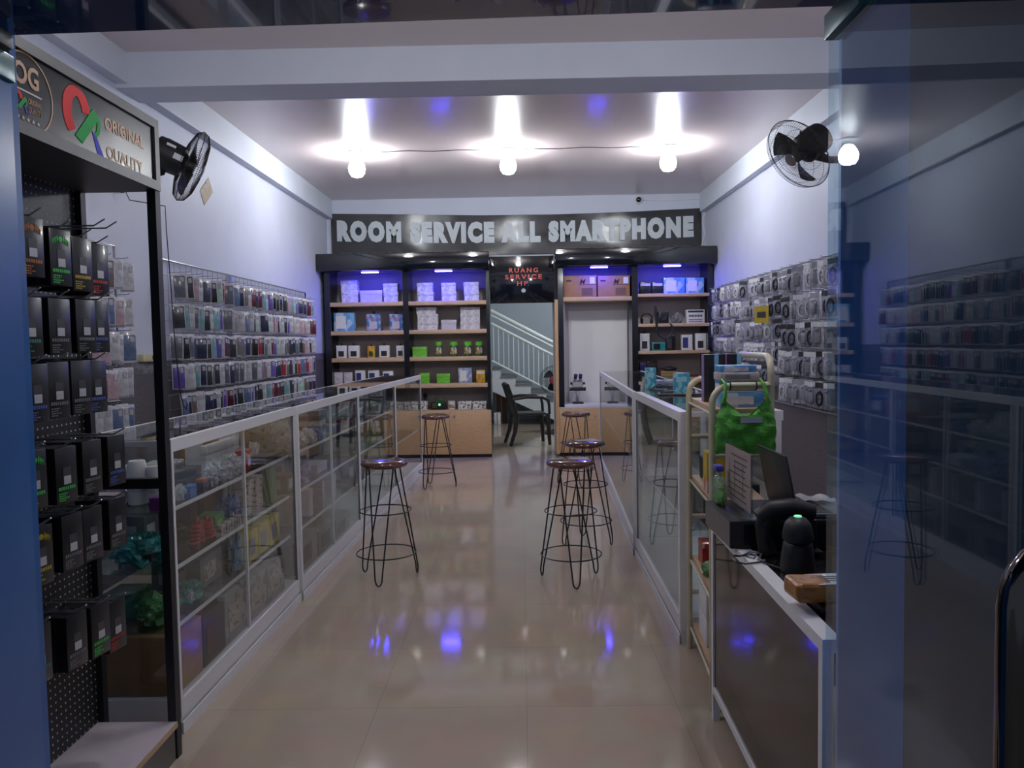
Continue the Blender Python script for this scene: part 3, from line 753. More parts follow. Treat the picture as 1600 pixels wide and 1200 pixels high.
for x0, x1, y0, y1 in ((SX - 0.03, SX, SY1 - 0.035, SY1), (SXB - 0.02, SXB + 0.02, SY1 - 0.03, SY1), (SX - 0.03, SX, SY0, SY0 + 0.035), (SXB - 0.02, SXB + 0.02, SY0, SY0 + 0.03)):
    pt('post', B().box(x0, x1, y0, y1, 0.0, 2.0), m_blackm, sd, SO)
pt('crossbar', B().box(SXB, SX - 0.03, SY1 - 0.03, SY1, 0.965, 1.0), m_blackm, sd, SO)
pt('base_shelf', B().box(SXB, SX + 0.002, SY0, SY1 - 0.035, 0.115, 0.135), pm('pinkish_white_laminate', (0.62, 0.55, 0.60), 0.35, var=0.04), sd, SO)
pt('shelf_edge', B().box(SX + 0.002, SX + 0.004, SY0, SY1 - 0.035, 0.115, 0.135), m_woodh, sd, SO)
pt('plinth', B().box(SXB, SX - 0.004, SY0, SY1 - 0.035, 0.0, 0.115), m_black, sd, SO)
hz0, hz1 = 1.995, 2.236
pt('header_box', B().box(SXB, SX - 0.008, SY0, SY1 - 0.002, hz0, hz1), m_grey, sd, SO)
g = B()
g.box(SX - 0.008, SX + 0.004, SY0, SY1, hz0, hz0 + 0.032); g.box(SX - 0.008, SX + 0.004, SY0, SY1, hz1 - 0.03, hz1)
g.box(SX - 0.008, SX + 0.004, SY1 - 0.03, SY1, hz0 + 0.032, hz1 - 0.03); g.box(SX - 0.008, SX + 0.004, SY0, SY0 + 0.03, hz0 + 0.032, hz1 - 0.03)
pt('header_frame', g, m_grey, sd, SO)
sp = pt('sign_panel', B().box(SX - 0.008, SX - 0.004, SY0 + 0.03, SY1 - 0.03, hz0 + 0.032, hz1 - 0.03), m_sign, sd, SO)
# artwork on the panel: u runs along the header away from the entrance, v upwards, measured on the panel plane
def uv(px, py):
    c = on_x(px, py, SX - 0.004); return c.y - SY1, c.z
def flat(name, polys, mat, lift=0.0012):
    g = B()
    for p in polys:
        g.prism([(a, b2) for a, b2 in p], 0.0, lift, Matrix(((0, 0, 1, -0.004), (1, 0, 0, 0), (0, 1, 0, 0), (0, 0, 0, 1))))
    return g.obj(name, mat, sp, smooth=False)
def band(pts, w):
    pts = [Vector(p) for p in pts]; l, r_ = [], []
    for i, p in enumerate(pts):
        tg = (pts[min(i + 1, len(pts) - 1)] - pts[max(i - 1, 0)]).normalized(); n = Vector((-tg.y, tg.x))
        l.append(p + n * w / 2); r_.append(p - n * w / 2)
    return [[l[i], l[i + 1], r_[i + 1], r_[i]] for i in range(len(pts) - 1)]
m_lr, m_lg, m_lb = pm('logo_red', (0.55, 0.025, 0.025), 0.6, spec=0.15), pm('logo_green', (0.02, 0.28, 0.06), 0.6, spec=0.15), pm('logo_blue', (0.06, 0.07, 0.42), 0.6, spec=0.15)
m_gold = pm('gold_print', (0.42, 0.25, 0.13), 0.4, var=0.15, scale=60); m_goldp = pm('pale_print', (0.5, 0.46, 0.42), 0.4)
def logo(k, cu, cv, lift=0.0012):
    q = lambda pts: [(cu + a * k * 1.5, cv + b2 * k) for a, b2 in pts]
    red = [(-0.22 + 0.38 * math.cos(rad(t)), 0.02 + 0.74 * math.sin(rad(t))) for t in range(236, 4, -8)]
    flat('logo_red_arc', [q([(p.x, p.y) for p in s_]) for s_ in band(red, 0.33)], m_lr, lift)
    flat('logo_green_bar', [q([(-0.33, -0.72), (0.42, 0.46), (0.68, 0.26), (-0.06, -0.90)])], m_lg, lift + 0.0006)
    flat('logo_green_arc', [q([(p.x, p.y) for p in s_]) for s_ in band([(0.56, 0.30), (0.66, 0.02), (0.60, -0.30), (0.48, -0.42)], 0.14)], m_lg, lift + 0.0002)
    flat('logo_blue_stroke', [q([(0.36, -0.32), (0.52, -0.42), (0.86, -1.14), (0.56, -1.06)])], m_lb, lift)
lu, lv = uv(129, 183)
logo(0.085, lu, lv)
cu, cv = uv(42, 145)
e = [(cu + 0.105 * math.cos(2 * PI * k / 48), cv + 0.098 * math.sin(2 * PI * k / 48)) for k in range(49)]
flat('round_emblem_ring', [[(p.x, p.y) for p in s_] for s_ in band(e, 0.0045)], m_gold)
flat('emblem_divider', [[(cu - 0.055, cv + 0.0), (cu + 0.06, cv + 0.0), (cu + 0.06, cv + 0.004), (cu - 0.055, cv + 0.004)]], m_goldp)
logo(0.026, cu - 0.03, cv - 0.026)
flat('emblem_stars', [[(cu - 0.04 + 0.02 * k + 0.007 * math.cos(PI / 2 + 2 * PI * j / 10) * (1 if j % 2 == 0 else .45), cv - 0.068 + 0.007 * math.sin(PI / 2 + 2 * PI * j / 10) * (1 if j % 2 == 0 else .45)) for j in range(10)] for k in range(5)], m_goldp)
def sign_text(txt, size, u_, v_, mat, width, bold=0.0):
    me = text_mesh('lettering', txt, size, 0.0012, mat, bold=bold, width=width)
    me.transform(Matrix(((0, -1, 0, -0.0032), (1, 0, 0, u_), (0, 0, 1, v_), (0, 0, 0, 1))))
    link('lettering', me, sp)
sign_text('OG', 0.075, cu, cv + 0.018, m_gold, 0.10, 0.002)
sign_text('ORIGINAL', 0.020, cu + 0.03, cv - 0.026, m_gold, 0.055); sign_text('QUALITY', 0.020, cu + 0.03, cv - 0.047, m_gold, 0.055)
a1 = uv(163, 195); a2 = uv(224, 226)
sign_text('ORIGINAL', 0.052, (a1[0] + a2[0]) / 2, (a1[1] + a2[1]) / 2 - 0.012, m_gold, a2[0] - a1[0], 0.001)
b1 = uv(166, 243); b2_ = uv(222, 262)
sign_text('QUALITY', 0.052, (b1[0] + b2_[0]) / 2, (b1[1] + b2_[1]) / 2 - 0.012, m_gold, b2_[0] - b1[0], 0.001)

# ================================================================ CASHIER DESK
DX0, DX1, DY0, DY1, DZ = 0.662, 1.30, 1.735, 2.90, 0.757
m_dglass = pm('dark_brown_glass_panel', (0.030, 0.024, 0.022), 0.05, var=0.1, coat=0.0, spec=0.35)
dk = thing('cashier_desk', 'cashier desk with white aluminium edges and dark glossy front panel beside the door', 'desk', (0.68, 1.735, 0), rad(-1.6))
Lk = 1.165
g = B()
g.box(0, 0.045, 0, Lk, DZ - 0.028, DZ + 0.004); g.box(0.045, 0.58, 0, 0.035, DZ - 0.028, DZ + 0.004); g.box(0.045, 0.58, Lk - 0.035, Lk, DZ - 0.028, DZ + 0.004)
g.box(0, 0.026, 0, 0.026, 0.0, DZ - 0.028); g.box(0, 0.026, Lk - 0.026, Lk, 0.0, DZ - 0.028); g.box(0.55, 0.58, 0, 0.026, 0, DZ - 0.028); g.box(0.55, 0.58, Lk - 0.026, Lk, 0, DZ - 0.028)
g.box(0, 0.026, 0.026, Lk - 0.026, 0.105, 0.13)
g.obj('frame', pm('white_powder_coat', (0.86, 0.86, 0.88), 0.3, var=.02), dk, smooth=False)
B().box(0.006, 0.014, 0.026, Lk - 0.026, 0.13, DZ - 0.028).obj('front_panel', m_dglass, dk, smooth=False)
B().box(0.026, 0.55, Lk - 0.016, Lk - 0.008, 0.13, DZ - 0.028).obj('end_panel', m_dglass, dk, smooth=False)
B().box(0.045, 0.58, 0.035, Lk - 0.035, DZ - 0.02, DZ).obj('desktop', pm('black_desktop', (0.008, 0.008, 0.009), 0.18, coat=0.3), dk, smooth=False)

# ================================================================ CREAM TROLLEY RACK
P1, P2 = Vector((0.775, 3.57, 0)), Vector((0.730, 2.95, 0))
P4, P3 = Vector((1.005, 3.57, 0)), Vector((0.955, 2.95, 0))
O3 = (P1 + P3) / 2
rk = thing('trolley_rack', 'cream tubular rack with wooden shelves between cashier desk and nearly empty counter', 'rack', O3)
def Z(v, z): return Vector((v.x, v.y, z))
def bend(a, b2, c, r, n=6):
    d1 = (a - b2).normalized(); d2 = (c - b2).normalized()
    return [b2 + d1 * r * (1 - math.sin(t)) + d2 * r * (1 - math.cos(t)) for t in (PI / 2 * k / n for k in range(n + 1))]
rt = 0.0135
for a1, a2, nm in ((P1, P4, 'end_frame'), (P2, P3, 'end_frame')):
    pts = [Z(a1, 0.0)] + bend(Z(a1, 0), Z(a1, 1.275), Z(a2, 1.275), 0.07) + [Z(a2, 1.275)]
    pt(nm, B().tube(pts, rt, 12), m_cream, rk, O3)
pts = [Z(P3, 0)] + bend(Z(P3, 0), Z(P3, 1.385), Z(P4, 1.385), 0.07) + bend(Z(P3, 1.385), Z(P4, 1.385), Z(P4, 0), 0.07) + [Z(P4, 0)]
pt('tall_side_frame', B().tube(pts, rt, 12), m_cream, rk, O3)
for z in (1.005, 0.63, 0.27):
    pt('crossbar', B().tube([Z(P1, z), Z(P4, z)], 0.011, 10), m_cream, rk, O3)
    pt('crossbar', B().tube([Z(P2, z), Z(P3, z)], 0.011, 10), m_cream, rk, O3)
RS = (1.185, 0.825, 0.445, 0.125)
for z in RS:
    g = B(); q = [P2 + Vector((0.012, 0.0, 0)), P3 + Vector((-0.012, 0, 0)), P4 + Vector((-0.012, 0, 0)), P1 + Vector((0.012, 0, 0))]
    g.prism([(v.x, v.y) for v in q], z - 0.018, z)
    sh = pt('shelf_board', g, m_woodh, rk, O3)
    g = B(); g.tube([Z(P2, z - 0.022) + Vector((.004, 0, 0)), Z(P1, z - 0.022) + Vector((.004, 0, 0))], 0.006, 8); pt('shelf_rail', g, m_cream, rk, O3)

# ================================================================ WALL FANS
def make_fan(name, lab, cpx, dep, axis, R, wall_x, white=True):
    c = on_y(cpx[0], cpx[1], dep)
    ax = Vector(axis).normalized()
    t = thing(name, lab, 'fan', c)
    q = ax.to_track_quat('Z', 'Y').to_matrix().to_4x4()
    xf(fan_cage(R, 0.070, 96, 0.0013), q).obj('cage', m_blackm, t)
    xf(fan_blades(R * 0.92), q).obj('blades', pm('smoky_fan_blade', (0.05, 0.05, 0.055), 0.25, coat=0.3), t)
    xf(B().lathe([(0, 0.082), (0.030, 0.081), (0.042, 0.078), (0.046, 0.072), (0, 0.070)], 24), q).obj('centre_badge', pm('grey_badge', (0.16, 0.15, 0.15), 0.3, metal=0.4), t)
    xf(B().lathe([(0, 0.03), (0.045, 0.025), (0.05, -0.03), (0.098, -0.062), (0.104, -0.17), (0.098, -0.215), (0.07, -0.235), (0, -0.24)], 28), q).obj('motor_housing', m_blackm, t)
    B().tube([Vector(), Vector((0, 0, 0.035))], 0.006, 8, M=Matrix.Translation(q @ Vector((0, 0, -0.17)) + Vector((0, 0, 0.075)))).obj('oscillation_knob', m_blackm, t)
    # bracket from motor to wall plate
    m0 = q @ Vector((0, 0, -0.17)); s_ = 1 if wall_x > 0 else -1
    wz = m0.z - 0.13; wx = wall_x - c.x
    B().tube([m0, m0 + Vector((s_ * 0.03, 0, -0.11)), Vector((m0.x + s_ * 0.09, m0.y, wz)), Vector((wx, m0.y, wz))], [0.04, 0.035, 0.024, 0.024], 10).obj('bracket_arm', m_blackm, t)
    a1, a2 = sorted((wx, wx - s_ * 0.035))
    B().box(a1, a2, m0.y - 0.055, m0.y + 0.055, wz - 0.10, wz + 0.10, bev=0.01).obj('wall_plate', m_blackm, t)
    if white:
        side = Vector((-c.x, -dep, 0)).normalized()
        for k, (dz, w_) in enumerate(((0.0, 0.055), (-0.05, 0.05))):
            pc = q @ Vector((0, 0, -0.075 - 0.06 * k))
            nrm = (side - ax * side.dot(ax)).normalized(); up = ax.cross(nrm)
            M = Matrix((( ax.x, up.x, nrm.x, 0), (ax.y, up.y, nrm.y, 0), (ax.z, up.z, nrm.z, 0), (0, 0, 0, 1)))
            M = Matrix.Translation(pc + nrm * 0.1015 + up * dz) @ M
            B().box(-0.028, 0.028, -0.018 if k == 0 else -0.008, 0.018 if k == 0 else 0.008, -0.006, 0.0015, M).obj('rating_label', m_paper, t, smooth=False)
    return t, c
fl, flc = make_fan('wall_fan', 'black wall fan seen edge-on above the phone case packs', (298, 260), 4.95, (0.86, 0.34, -0.40), 0.235, XL)
fr_, frc = make_fan('wall_fan', 'black wall fan with a round centre badge above the accessory packs', (1247, 241), 5.15, (-0.77, -0.25, -0.58), 0.245, XR, False)
# supply cords
w0 = Vector((XL + 0.012, flc.y - 0.05, 2.36))
cp = [Vector((XL + 0.04, flc.y - 0.05, 2.50)), Vector((XL + 0.03, flc.y + 0.05, 2.42))] + [on_x(px, py, XL + 0.215) for px, py in ((258, 322), (260, 360), (264, 410), (268, 460), (271, 510), (276, 560), (281, 610), (286, 632), (291, 640), (293, 630))]
tag(B().tube(cp, 0.0035, 6).obj('fan_cord', m_blackm), 'thin black cord hanging down past the phone case packs from the edge-on fan', 'cable')
# tan card pinned askew below the edge-on fan
c = on_x(323, 299, XL + 0.004)
t = thing('pinned_card', 'small tan printed card stuck askew on the wall below the edge-on fan', 'card', (XL, c.y, c.z))
M = Matrix(((0, 0, 1, 0), (1, 0, 0, 0), (0, 1, 0, 0), (0, 0, 0, 1))) @ Matrix.Rotation(rad(38), 4, 'Z')
B().box(-0.115, 0.115, -0.065, 0.065, 0.001, 0.004, M).obj('card', pattern('tan_print', [(0.30, 0.21, 0.11), (0.42, 0.36, 0.22), (0.36, 0.26, 0.2), (0.34, 0.29, 0.13)], 22, 0.6, 0, 'noise'), t, smooth=False)
B().lathe([(0, 0), (0.006, 0), (0.006, 0.006), (0, 0.007)], 10, Matrix.Translation((0.003, 0, 0.07)) @ Matrix.Rotation(PI / 2, 4, 'Y')).obj('pin', m_steel, t)
# power strip on the wall behind the stand
c = on_x(232, 551, XL + 0.02)
t = thing('power_strip', 'cream power strip of sockets on the phone case wall behind the stand', 'socket', (XL + 0.0, c.y, 1.392))
B().box(0.0, 0.045, -0.12, 0.12, -0.022, 0.028, bev=0.005).obj('housing', pm('cream_plastic', (0.55, 0.50, 0.30), 0.4), t)
for k in range(3):
    B().lathe([(0, 0), (0.019, 0), (0.019, 0.003), (0.015, 0.003), (0.0, 0.001)], 16, Matrix.Translation((0.045, 0.02 + k * 0.04, 0.003)) @ Matrix.Rotation(PI / 2, 4, 'Y')).obj('socket_hole', m_ink, t)

# ================================================================ PHONE CASE WALL
m_pouch = pm('clear_pouch_over_white_card', (0.56, 0.55, 0.60), 0.22, var=0.22, scale=45, bump=0.25, coat=0.4)
m_lens = pm('case_lens_window', (0.42, 0.42, 0.45), 0.2)
CC = {'navy': (0.022, 0.03, 0.075), 'charcoal': (0.035, 0.038, 0.045), 'burgundy': (0.11, 0.016, 0.028), 'clear': (0.46, 0.46, 0.49), 'violet': (0.12, 0.08, 0.36),
      'pale pink': (0.45, 0.31, 0.36), 'pale teal': (0.17, 0.34, 0.37), 'slate grey': (0.12, 0.13, 0.16), 'black': (0.010, 0.010, 0.012), 'mint': (0.36, 0.52, 0.44),
      'red': (0.30, 0.025, 0.035), 'steel blue': (0.11, 0.16, 0.28), 'brown grey': (0.17, 0.13, 0.12)}
W1 = ['charcoal'] * 5 + ['clear'] * 7 + ['navy'] * 4 + ['burgundy'] * 2 + ['slate grey'] * 4 + ['black'] * 3 + ['pale pink'] * 3 + ['pale teal'] * 2 + ['steel blue'] * 2 + ['violet'] * 2 + ['brown grey'] * 2 + ['red', 'mint']
def wire_rack(name, lab, x, sgn, y0, y1, z0, z1, posts, hook_rows, hy):
    """grid panel on the wall; sgn = direction out of the wall"""
    t = thing(name, lab, 'wire rack', (x, y0, 0))
    Ln = y1 - y0
    g = B()
    g.tube([(0, 0, z0), (0, Ln, z0), (0, Ln, z1), (0, 0, z1)], 0.008, 8, True); g.obj('frame', m_steel, t)
    for p in posts:
        B().box(-0.012, 0.012, p - y0 - 0.02, p - y0 + 0.02, z0, z1).obj('upright', m_steel, t)
    g = B()
    n = int(Ln / 0.10)
    for k in range(1, n): g.tube([(0, Ln * k / n, z0), (0, Ln * k / n, z1)], 0.0022, 4)
    for k in range(1, int((z1 - z0) / 0.107)): g.tube([(0.003, 0, z1 - 0.107 * k), (0.003, Ln, z1 - 0.107 * k)], 0.0022, 4)
    g.obj('wire_lattice', m_steel, t)
    hm = None
    for z in hook_rows:
        for y in hy:
            if isinstance(z, tuple): z, y = z
            if hm is None:
                hm = B().tube([(0, 0, 0), (sgn * 0.10, 0, 0.001), (sgn * 0.155, 0, 0.002), (sgn * 0.170, 0, 0.008)], 0.0026, 6).mesh('hook', m_steel)
            link('hook', hm, t, (0, y - y0, z))
    return t
def case_proto(colour):
    me1 = B()
    me1.box(0, 0.004, -0.046, 0.046, -0.175, 0.006, bev=0.0015)
    pouch = me1.mesh('phone_case_pack', m_pouch)
    g = B(); g.box(0.004, 0.016, -0.0385, 0.0385, -0.166, -0.014, bev=0.005, seg=2)
    cm = pm('case_' + colour.replace(' ', '_'), CC[colour], 0.25, var=0.25, scale=30, coat=0.5)
    case = g.mesh('phone_case', cm)
    g = B(); g.box(0.0162, 0.0185, 0.004, 0.030, -0.058, -0.022, bev=0.004)
    lens = g.mesh('lens_window', m_lens)
    return pouch, case, lens
PROTO = {c: case_proto(c) for c in CC}
ROWN = ['top', 'second', 'third', 'fourth', 'lowest']
def hang_case(x, y, z, yaw, tilt, colour, lab, grp):
    p, c, l = PROTO[colour]
    o = link('phone_case_pack', p, None, (x, y, z)); o.rotation_euler = (tilt, 0, yaw)
    tag(o, lab, 'phone case', grp)
    k = link('phone_case', c, o); link('lens_window', l, k)
    return o
RZ = (1.985, 1.768, 1.552, 1.337, 1.122)
XH = XL + 0.03
hooks_y = [5.50 + 0.185 * k for k in range(19)]
wire_rack('wire_rack', 'long wire rack full of phone cases on the wall behind the crowded counters', XH, 1, 5.40, 9.02, 0.90, 2.085, (6.68,), [z + 0.0145 for z in RZ], hooks_y)
rnd = random.Random(11)
for r_, z in enumerate(RZ):
    y = 5.44; k = 0
    ys = []
    while y < 8.98:
        ys.append(y); y += 0.088 + rnd.uniform(-0.012, 0.014)
    if r_ == 0: ys = [y for y in ys if abs(y - 6.68) >= 0.04]
    for k, y in enumerate(ys):
        col = rnd.choice(W1)
        n = len(ys) - k
        hang_case(XL + 0.115 + rnd.uniform(-0.012, 0.03), y, z + rnd.uniform(-0.012, 0.006), rad(rnd.choice([-48, -44, -38, -30, -52, -20, -8])) + rad(rnd.uniform(-4, 4)), rad(rnd.uniform(-3, 3)), col,
                  f'{col} phone case, {nth(n)} from the back shelves, {ROWN[r_]} row of long rack', 'phone cases on the long wall rack')
wire_rack('wire_rack', 'short wire rack of mostly clear phone cases on the wall behind the battery stand', XH, 1, 3.95, 4.78, 0.90, 2.10, (), [z + 0.0145 for z in RZ], [4.05 + 0.19 * k for k in range(4)])
for r_, z in enumerate(RZ):
    for k in range(8):
        col = rnd.choice(['clear', 'clear', 'clear', 'clear', 'pale pink', 'clear', 'steel blue', 'brown grey'])
        hang_case(XL + 0.13 + rnd.uniform(-0.01, 0.025), 4.02 + 0.094 * k + rnd.uniform(-.008, .008), z + rnd.uniform(-0.012, 0.006), rad(rnd.uniform(-50, -18)), rad(rnd.uniform(-2, 2)), col,
                  f'{col} phone case, {nth(8 - k)} from the power strip, {ROWN[r_]} row of short rack', 'phone cases on the short wall rack')

# ================================================================ ACCESSORY WALL
m_bagw = pm('frosted_clear_bag', (0.40, 0.40, 0.46), 0.12, var=0.45, scale=38, bump=0.7, coat=0.6)
m_bagd = pm('frosted_grey_bag', (0.20, 0.20, 0.25), 0.12, var=0.5, scale=38, bump=0.7, coat=0.6)
m_cabw, m_cabb, m_cabg = pm('white_cable', (0.70, 0.70, 0.74), 0.35), pm('black_cable', (0.014, 0.014, 0.016), 0.4), pm('grey_cable', (0.22, 0.22, 0.26), 0.35)
def acc_proto(kind, h, w):
    g = B()
    s_ = h / 0.18
    g.box(-0.006, 0, -w / 2, w / 2, -h, 0.004, bev=0.002)
    bag = g.mesh('accessory_pack', {'cable': m_bagw, 'charger': m_bagw, 'earphones': m_bagd, 'adapter': m_bagd}[kind])
    cm = {'cable': m_cabw, 'charger': m_cabg, 'earphones': m_cabb, 'adapter': m_cabg}[kind]
    g = B()
    if kind in ('cable', 'earphones'):
        for q in range(2):
            r = 0.30 * w
            g.tube([(-0.010 - 0.004 * q, r * math.cos(2 * PI * k / 20) * (1 - .12 * q), -h * 0.62 + 1.9 * r * math.sin(2 * PI * k / 20) * (1 - .15 * q)) for k in range(20)], 0.0038, 5, True)
    else:
        g.box(-0.026, -0.006, -0.26 * w, 0.26 * w, -h * 0.82, -h * 0.42, bev=0.004)
        g.tube([(-0.014, 0.1 * w, -h * 0.45), (-0.014, 0.3 * w, -h * 0.34), (-0.014, 0.0, -h * 0.28), (-0.014, -0.3 * w, -h * 0.36), (-0.014, -.3 * w, -h * 0.8)], 0.0035, 5)
    cab = g.mesh({'cable': 'cable_coil', 'charger': 'wall_charger', 'earphones': 'earphone_cord', 'adapter': 'adapter'}[kind], cm)
    g = B(); g.box(-0.0085, -0.006, -w * 0.46, w * 0.46, -h * 0.20, 0.0)
    hd = g.mesh('header_card', {'cable': m_paper, 'charger': pm('grey_header', (0.3, 0.3, 0.36), .4), 'earphones': m_ink, 'adapter': m_paper}[kind])
    return bag, cab, hd
NM = {'cable': 'white charging cable', 'charger': 'grey wall charger', 'earphones': 'black earphone set', 'adapter': 'grey adapter'}
secs = [('near', 5.74, 6.84, 0.235, 0.20, 0.100, 5), ('middle', 6.90, 8.22, 0.212, 0.175, 0.09, 5), ('far', 8.28, 9.32, 0.19, 0.155, 0.08, 6)]
XR_ = XR - 0.03
wire_rack('wire_rack', 'wire rack of accessory packs on the wall behind the cream trolley rack', XR_, -1, 5.66, 9.36, 0.86, 2.10, (6.87, 8.25), [(2.055 - dz * r_ + .012, y0 + (y1 - y0) * (k + .5) / n_) for nm, y0, y1, dz, h, w, nr in secs for n_ in ({'near': 5, 'middle': 7, 'far': 6}[nm],) for r_ in range(nr) for k in range(n_)], [0])
for nm, y0, y1, dz, h, w, nr in secs:
    pr = {k: acc_proto(k, h, w) for k in NM}
    for r_ in range(nr):
        n = int((y1 - y0) / (w * 0.98)); step = (y1 - y0) / n
        cnt = 0
        for k in range(n):
            kind = rnd.choices(['cable', 'charger', 'earphones', 'adapter'], [5, 3, 2.5, 3])[0]
            if rnd.random() < 0.06: continue
            cnt += 1
            z = 2.055 - dz * r_ + rnd.uniform(-0.012, 0.003)
            o = link('accessory_pack', pr[kind][0], None, (XR - 0.12 - rnd.uniform(-0.015, 0.03), y0 + step * (k + .5) + rnd.uniform(-.01, .01), z))
            o.rotation_euler = (rad(rnd.uniform(-5, 5)), 0, rad(rnd.uniform(22, 52)))
            rn = (['top', 'second', 'third', 'fourth', 'fifth', 'lowest'] if nr == 6 else ROWN)[r_]
            tag(o, f'{NM[kind]} bag, {nth(cnt)} in the {rn} row, {nm} panel of accessory rack', 'accessory pack', 'accessory packs on the wire rack')
            link(pr[kind][1].name.split('.')[0], pr[kind][1], o); link('header_card', pr[kind][2], o)
c = on_x(1190, 478, XR - 0.22)
t = thing('price_tag', 'yellow price tag hanging among the accessory packs', 'price tag', c)
B().box(-0.003, 0.0, -0.075, 0.075, -0.16, 0.0, Matrix.Rotation(rad(40), 4, 'Z')).obj('card', pm('yellow_card', (0.45, 0.33, 0.02), 0.5), t, smooth=False)
B().box(-0.0045, -0.003, -0.045, 0.045, -0.11, -0.055, Matrix.Rotation(rad(40), 4, 'Z')).obj('printed_mark', m_ink, t, smooth=False)

# ================================================================ BATTERY PACKS ON THE STAND
m_pack = pm('black_printed_card', (0.012, 0.012, 0.014), 0.3, var=0.3, scale=30, coat=0.25)
m_win = pm('white_cell_label', (0.50, 0.50, 0.52), 0.4)
m_cell = pm('grey_cell', (0.06, 0.06, 0.065), 0.35)
HUES = {'orange': (0.42, 0.14, 0.03), 'green': (0.05, 0.50, 0.08), 'yellow': (0.45, 0.33, 0.03), 'blue': (0.08, 0.12, 0.40), 'grey': (0.16, 0.17, 0.18), 'teal': (0.05, 0.25, 0.18), 'red': (0.40, 0.04, 0.03)}
PW, PH, PT = 0.086, 0.160, 0.036
body_me = B().box(-PT, 0, -PW / 2, PW / 2, -PH, 0, bev=0.002).mesh('battery_pack', m_pack)
win_me = B().box(0, 0.0010, -0.015, 0.017, -0.108, -0.058).mesh('window', m_cell, False)
lab_me = B().box(0.0010, 0.0018, -0.013, 0.015, -0.106, -0.083).mesh('cell_label', m_win, False)
def print_me(hue, emblem):
    mm = pm('print_' + hue, HUES[hue], 0.35, var=0.3, scale=80)
    g = B()
    for k in range(8):            # a line of bold letters under the window, then small text lines
        x0 = -0.034 + 0.0085 * k; g.box(0, 0.0012, x0, x0 + 0.0062, -0.122, -0.113)
    for j, wd in enumerate((0.040, 0.034, 0.042, 0.030)):
        for k in range(int(wd / 0.007)): g.box(0, 0.001, -0.034 + 0.007 * k, -0.034 + 0.007 * k + 0.005, -0.1335 - 0.0065 * j, -0.130 - 0.0065 * j)
    txt = g.mesh('printed_lettering', mm, False)
    em = None
    if emblem:
        g = B()
        M = Matrix(((0, 0, 1, 0.0004), (1, 0, 0, 0), (0, 1, 0, -0.028), (0, 0, 0, 1)))
        g.lathe([(0.0, 0), (0.008, 0), (0.008, 0.0008), (0, 0.0008)], 14, M)
        for s_ in (-1, 1):
            for k in range(4): g.prism([(s_ * (0.012 + 0.006 * k), 0.012 - 0.004 * k), (s_ * (0.015 + 0.006 * k), 0.006 - 0.004 * k), (s_ * (0.013 + .006 * k), -0.012 - 0.002 * k), (s_ * (0.010 + .006 * k), 0.0)], 0, 0.0008, M)
        em = g.mesh('printed_emblem', mm, False)
    return txt, em
PR = {}
BX = SX - 0.065
rows = [((335, 355, 368, 378), (48, 93, 127, 154), ('orange', 'green', 'yellow', 'red'), (1, 1, 0, 0)),
        ((460, 463, 465, 467), (46, 92, 133, 155), ('teal', 'grey', 'grey', 'blue'), (0, 0, 0, 0)),
        ((565, 562, 560, 560), (56, 90, 126, 151), ('blue', 'grey', 'grey', 'blue'), (0, 0, 0, 0)),
        ((700, 695, 685, 677), (53, 102, 143, 181), ('green', 'green', 'grey', 'blue'), (1, 0, 0, 0)),
        ((820, 800, 790, 775), (63, 112, 144, 183), ('yellow', 'grey', 'grey', 'grey'), (1, 0, 0, 0)),
        ((975, 955, 940, 935), (61, 119, 156, 182), ('teal', 'grey', 'green', 'red'), (0, 0, 0, 0))]
hk = None
RB = ['top', 'second', 'third', 'fourth', 'fifth', 'lowest']
for r_, (ty, tx, hu, em) in enumerate(rows):
    for k in range(4):
        c = on_x(tx[k], ty[k], BX)
        zt_ = c.z - 0.006
        if hk is None:
            hk = B().tube([(SXB - SX, 0, 0), (SXB - SX + 0.21, 0, 0), (SXB - SX + 0.245, 0, 0.02)], 0.0025, 6).mesh('hook', m_steel)
        link('hook', hk, sd, (0, c.y - SY1, zt_ + 0.004))
        key = (hu[k], em[k])
        if key not in PR: PR[key] = print_me(*key)
        nd = 3
        for d_ in range(nd):
            o = link('battery_pack', body_me, None, (BX - d_ * (PT + 0.003), c.y, zt_)); o.rotation_euler = (0, 0, rad(rnd.uniform(-2, 2)) if d_ else rad(-7))
            if d_ == 0:
                tag(o, f'black battery pack with {hu[k]} print, {nth(k + 1)} from the entrance, {RB[r_]} pegboard row', 'battery pack', 'battery packs on the pegboard')
                wn = link('window', win_me, o); link('cell_label', lab_me, wn)
                link('printed_lettering', PR[key][0], o)
                if PR[key][1]: link('printed_emblem', PR[key][1], o)
            else:
                tag(o, 'black battery pack hanging behind the front pack on its pegboard hook', 'battery pack', 'rear battery packs on the pegboard hooks')
for px, py in ((172, 352), (190, 356)):      # long empty hooks of the top row
    c = on_x(px, py, SX - 0.02)
    link('hook', hk, sd, (0, min(c.y, SY1 - 0.04) - SY1, c.z))

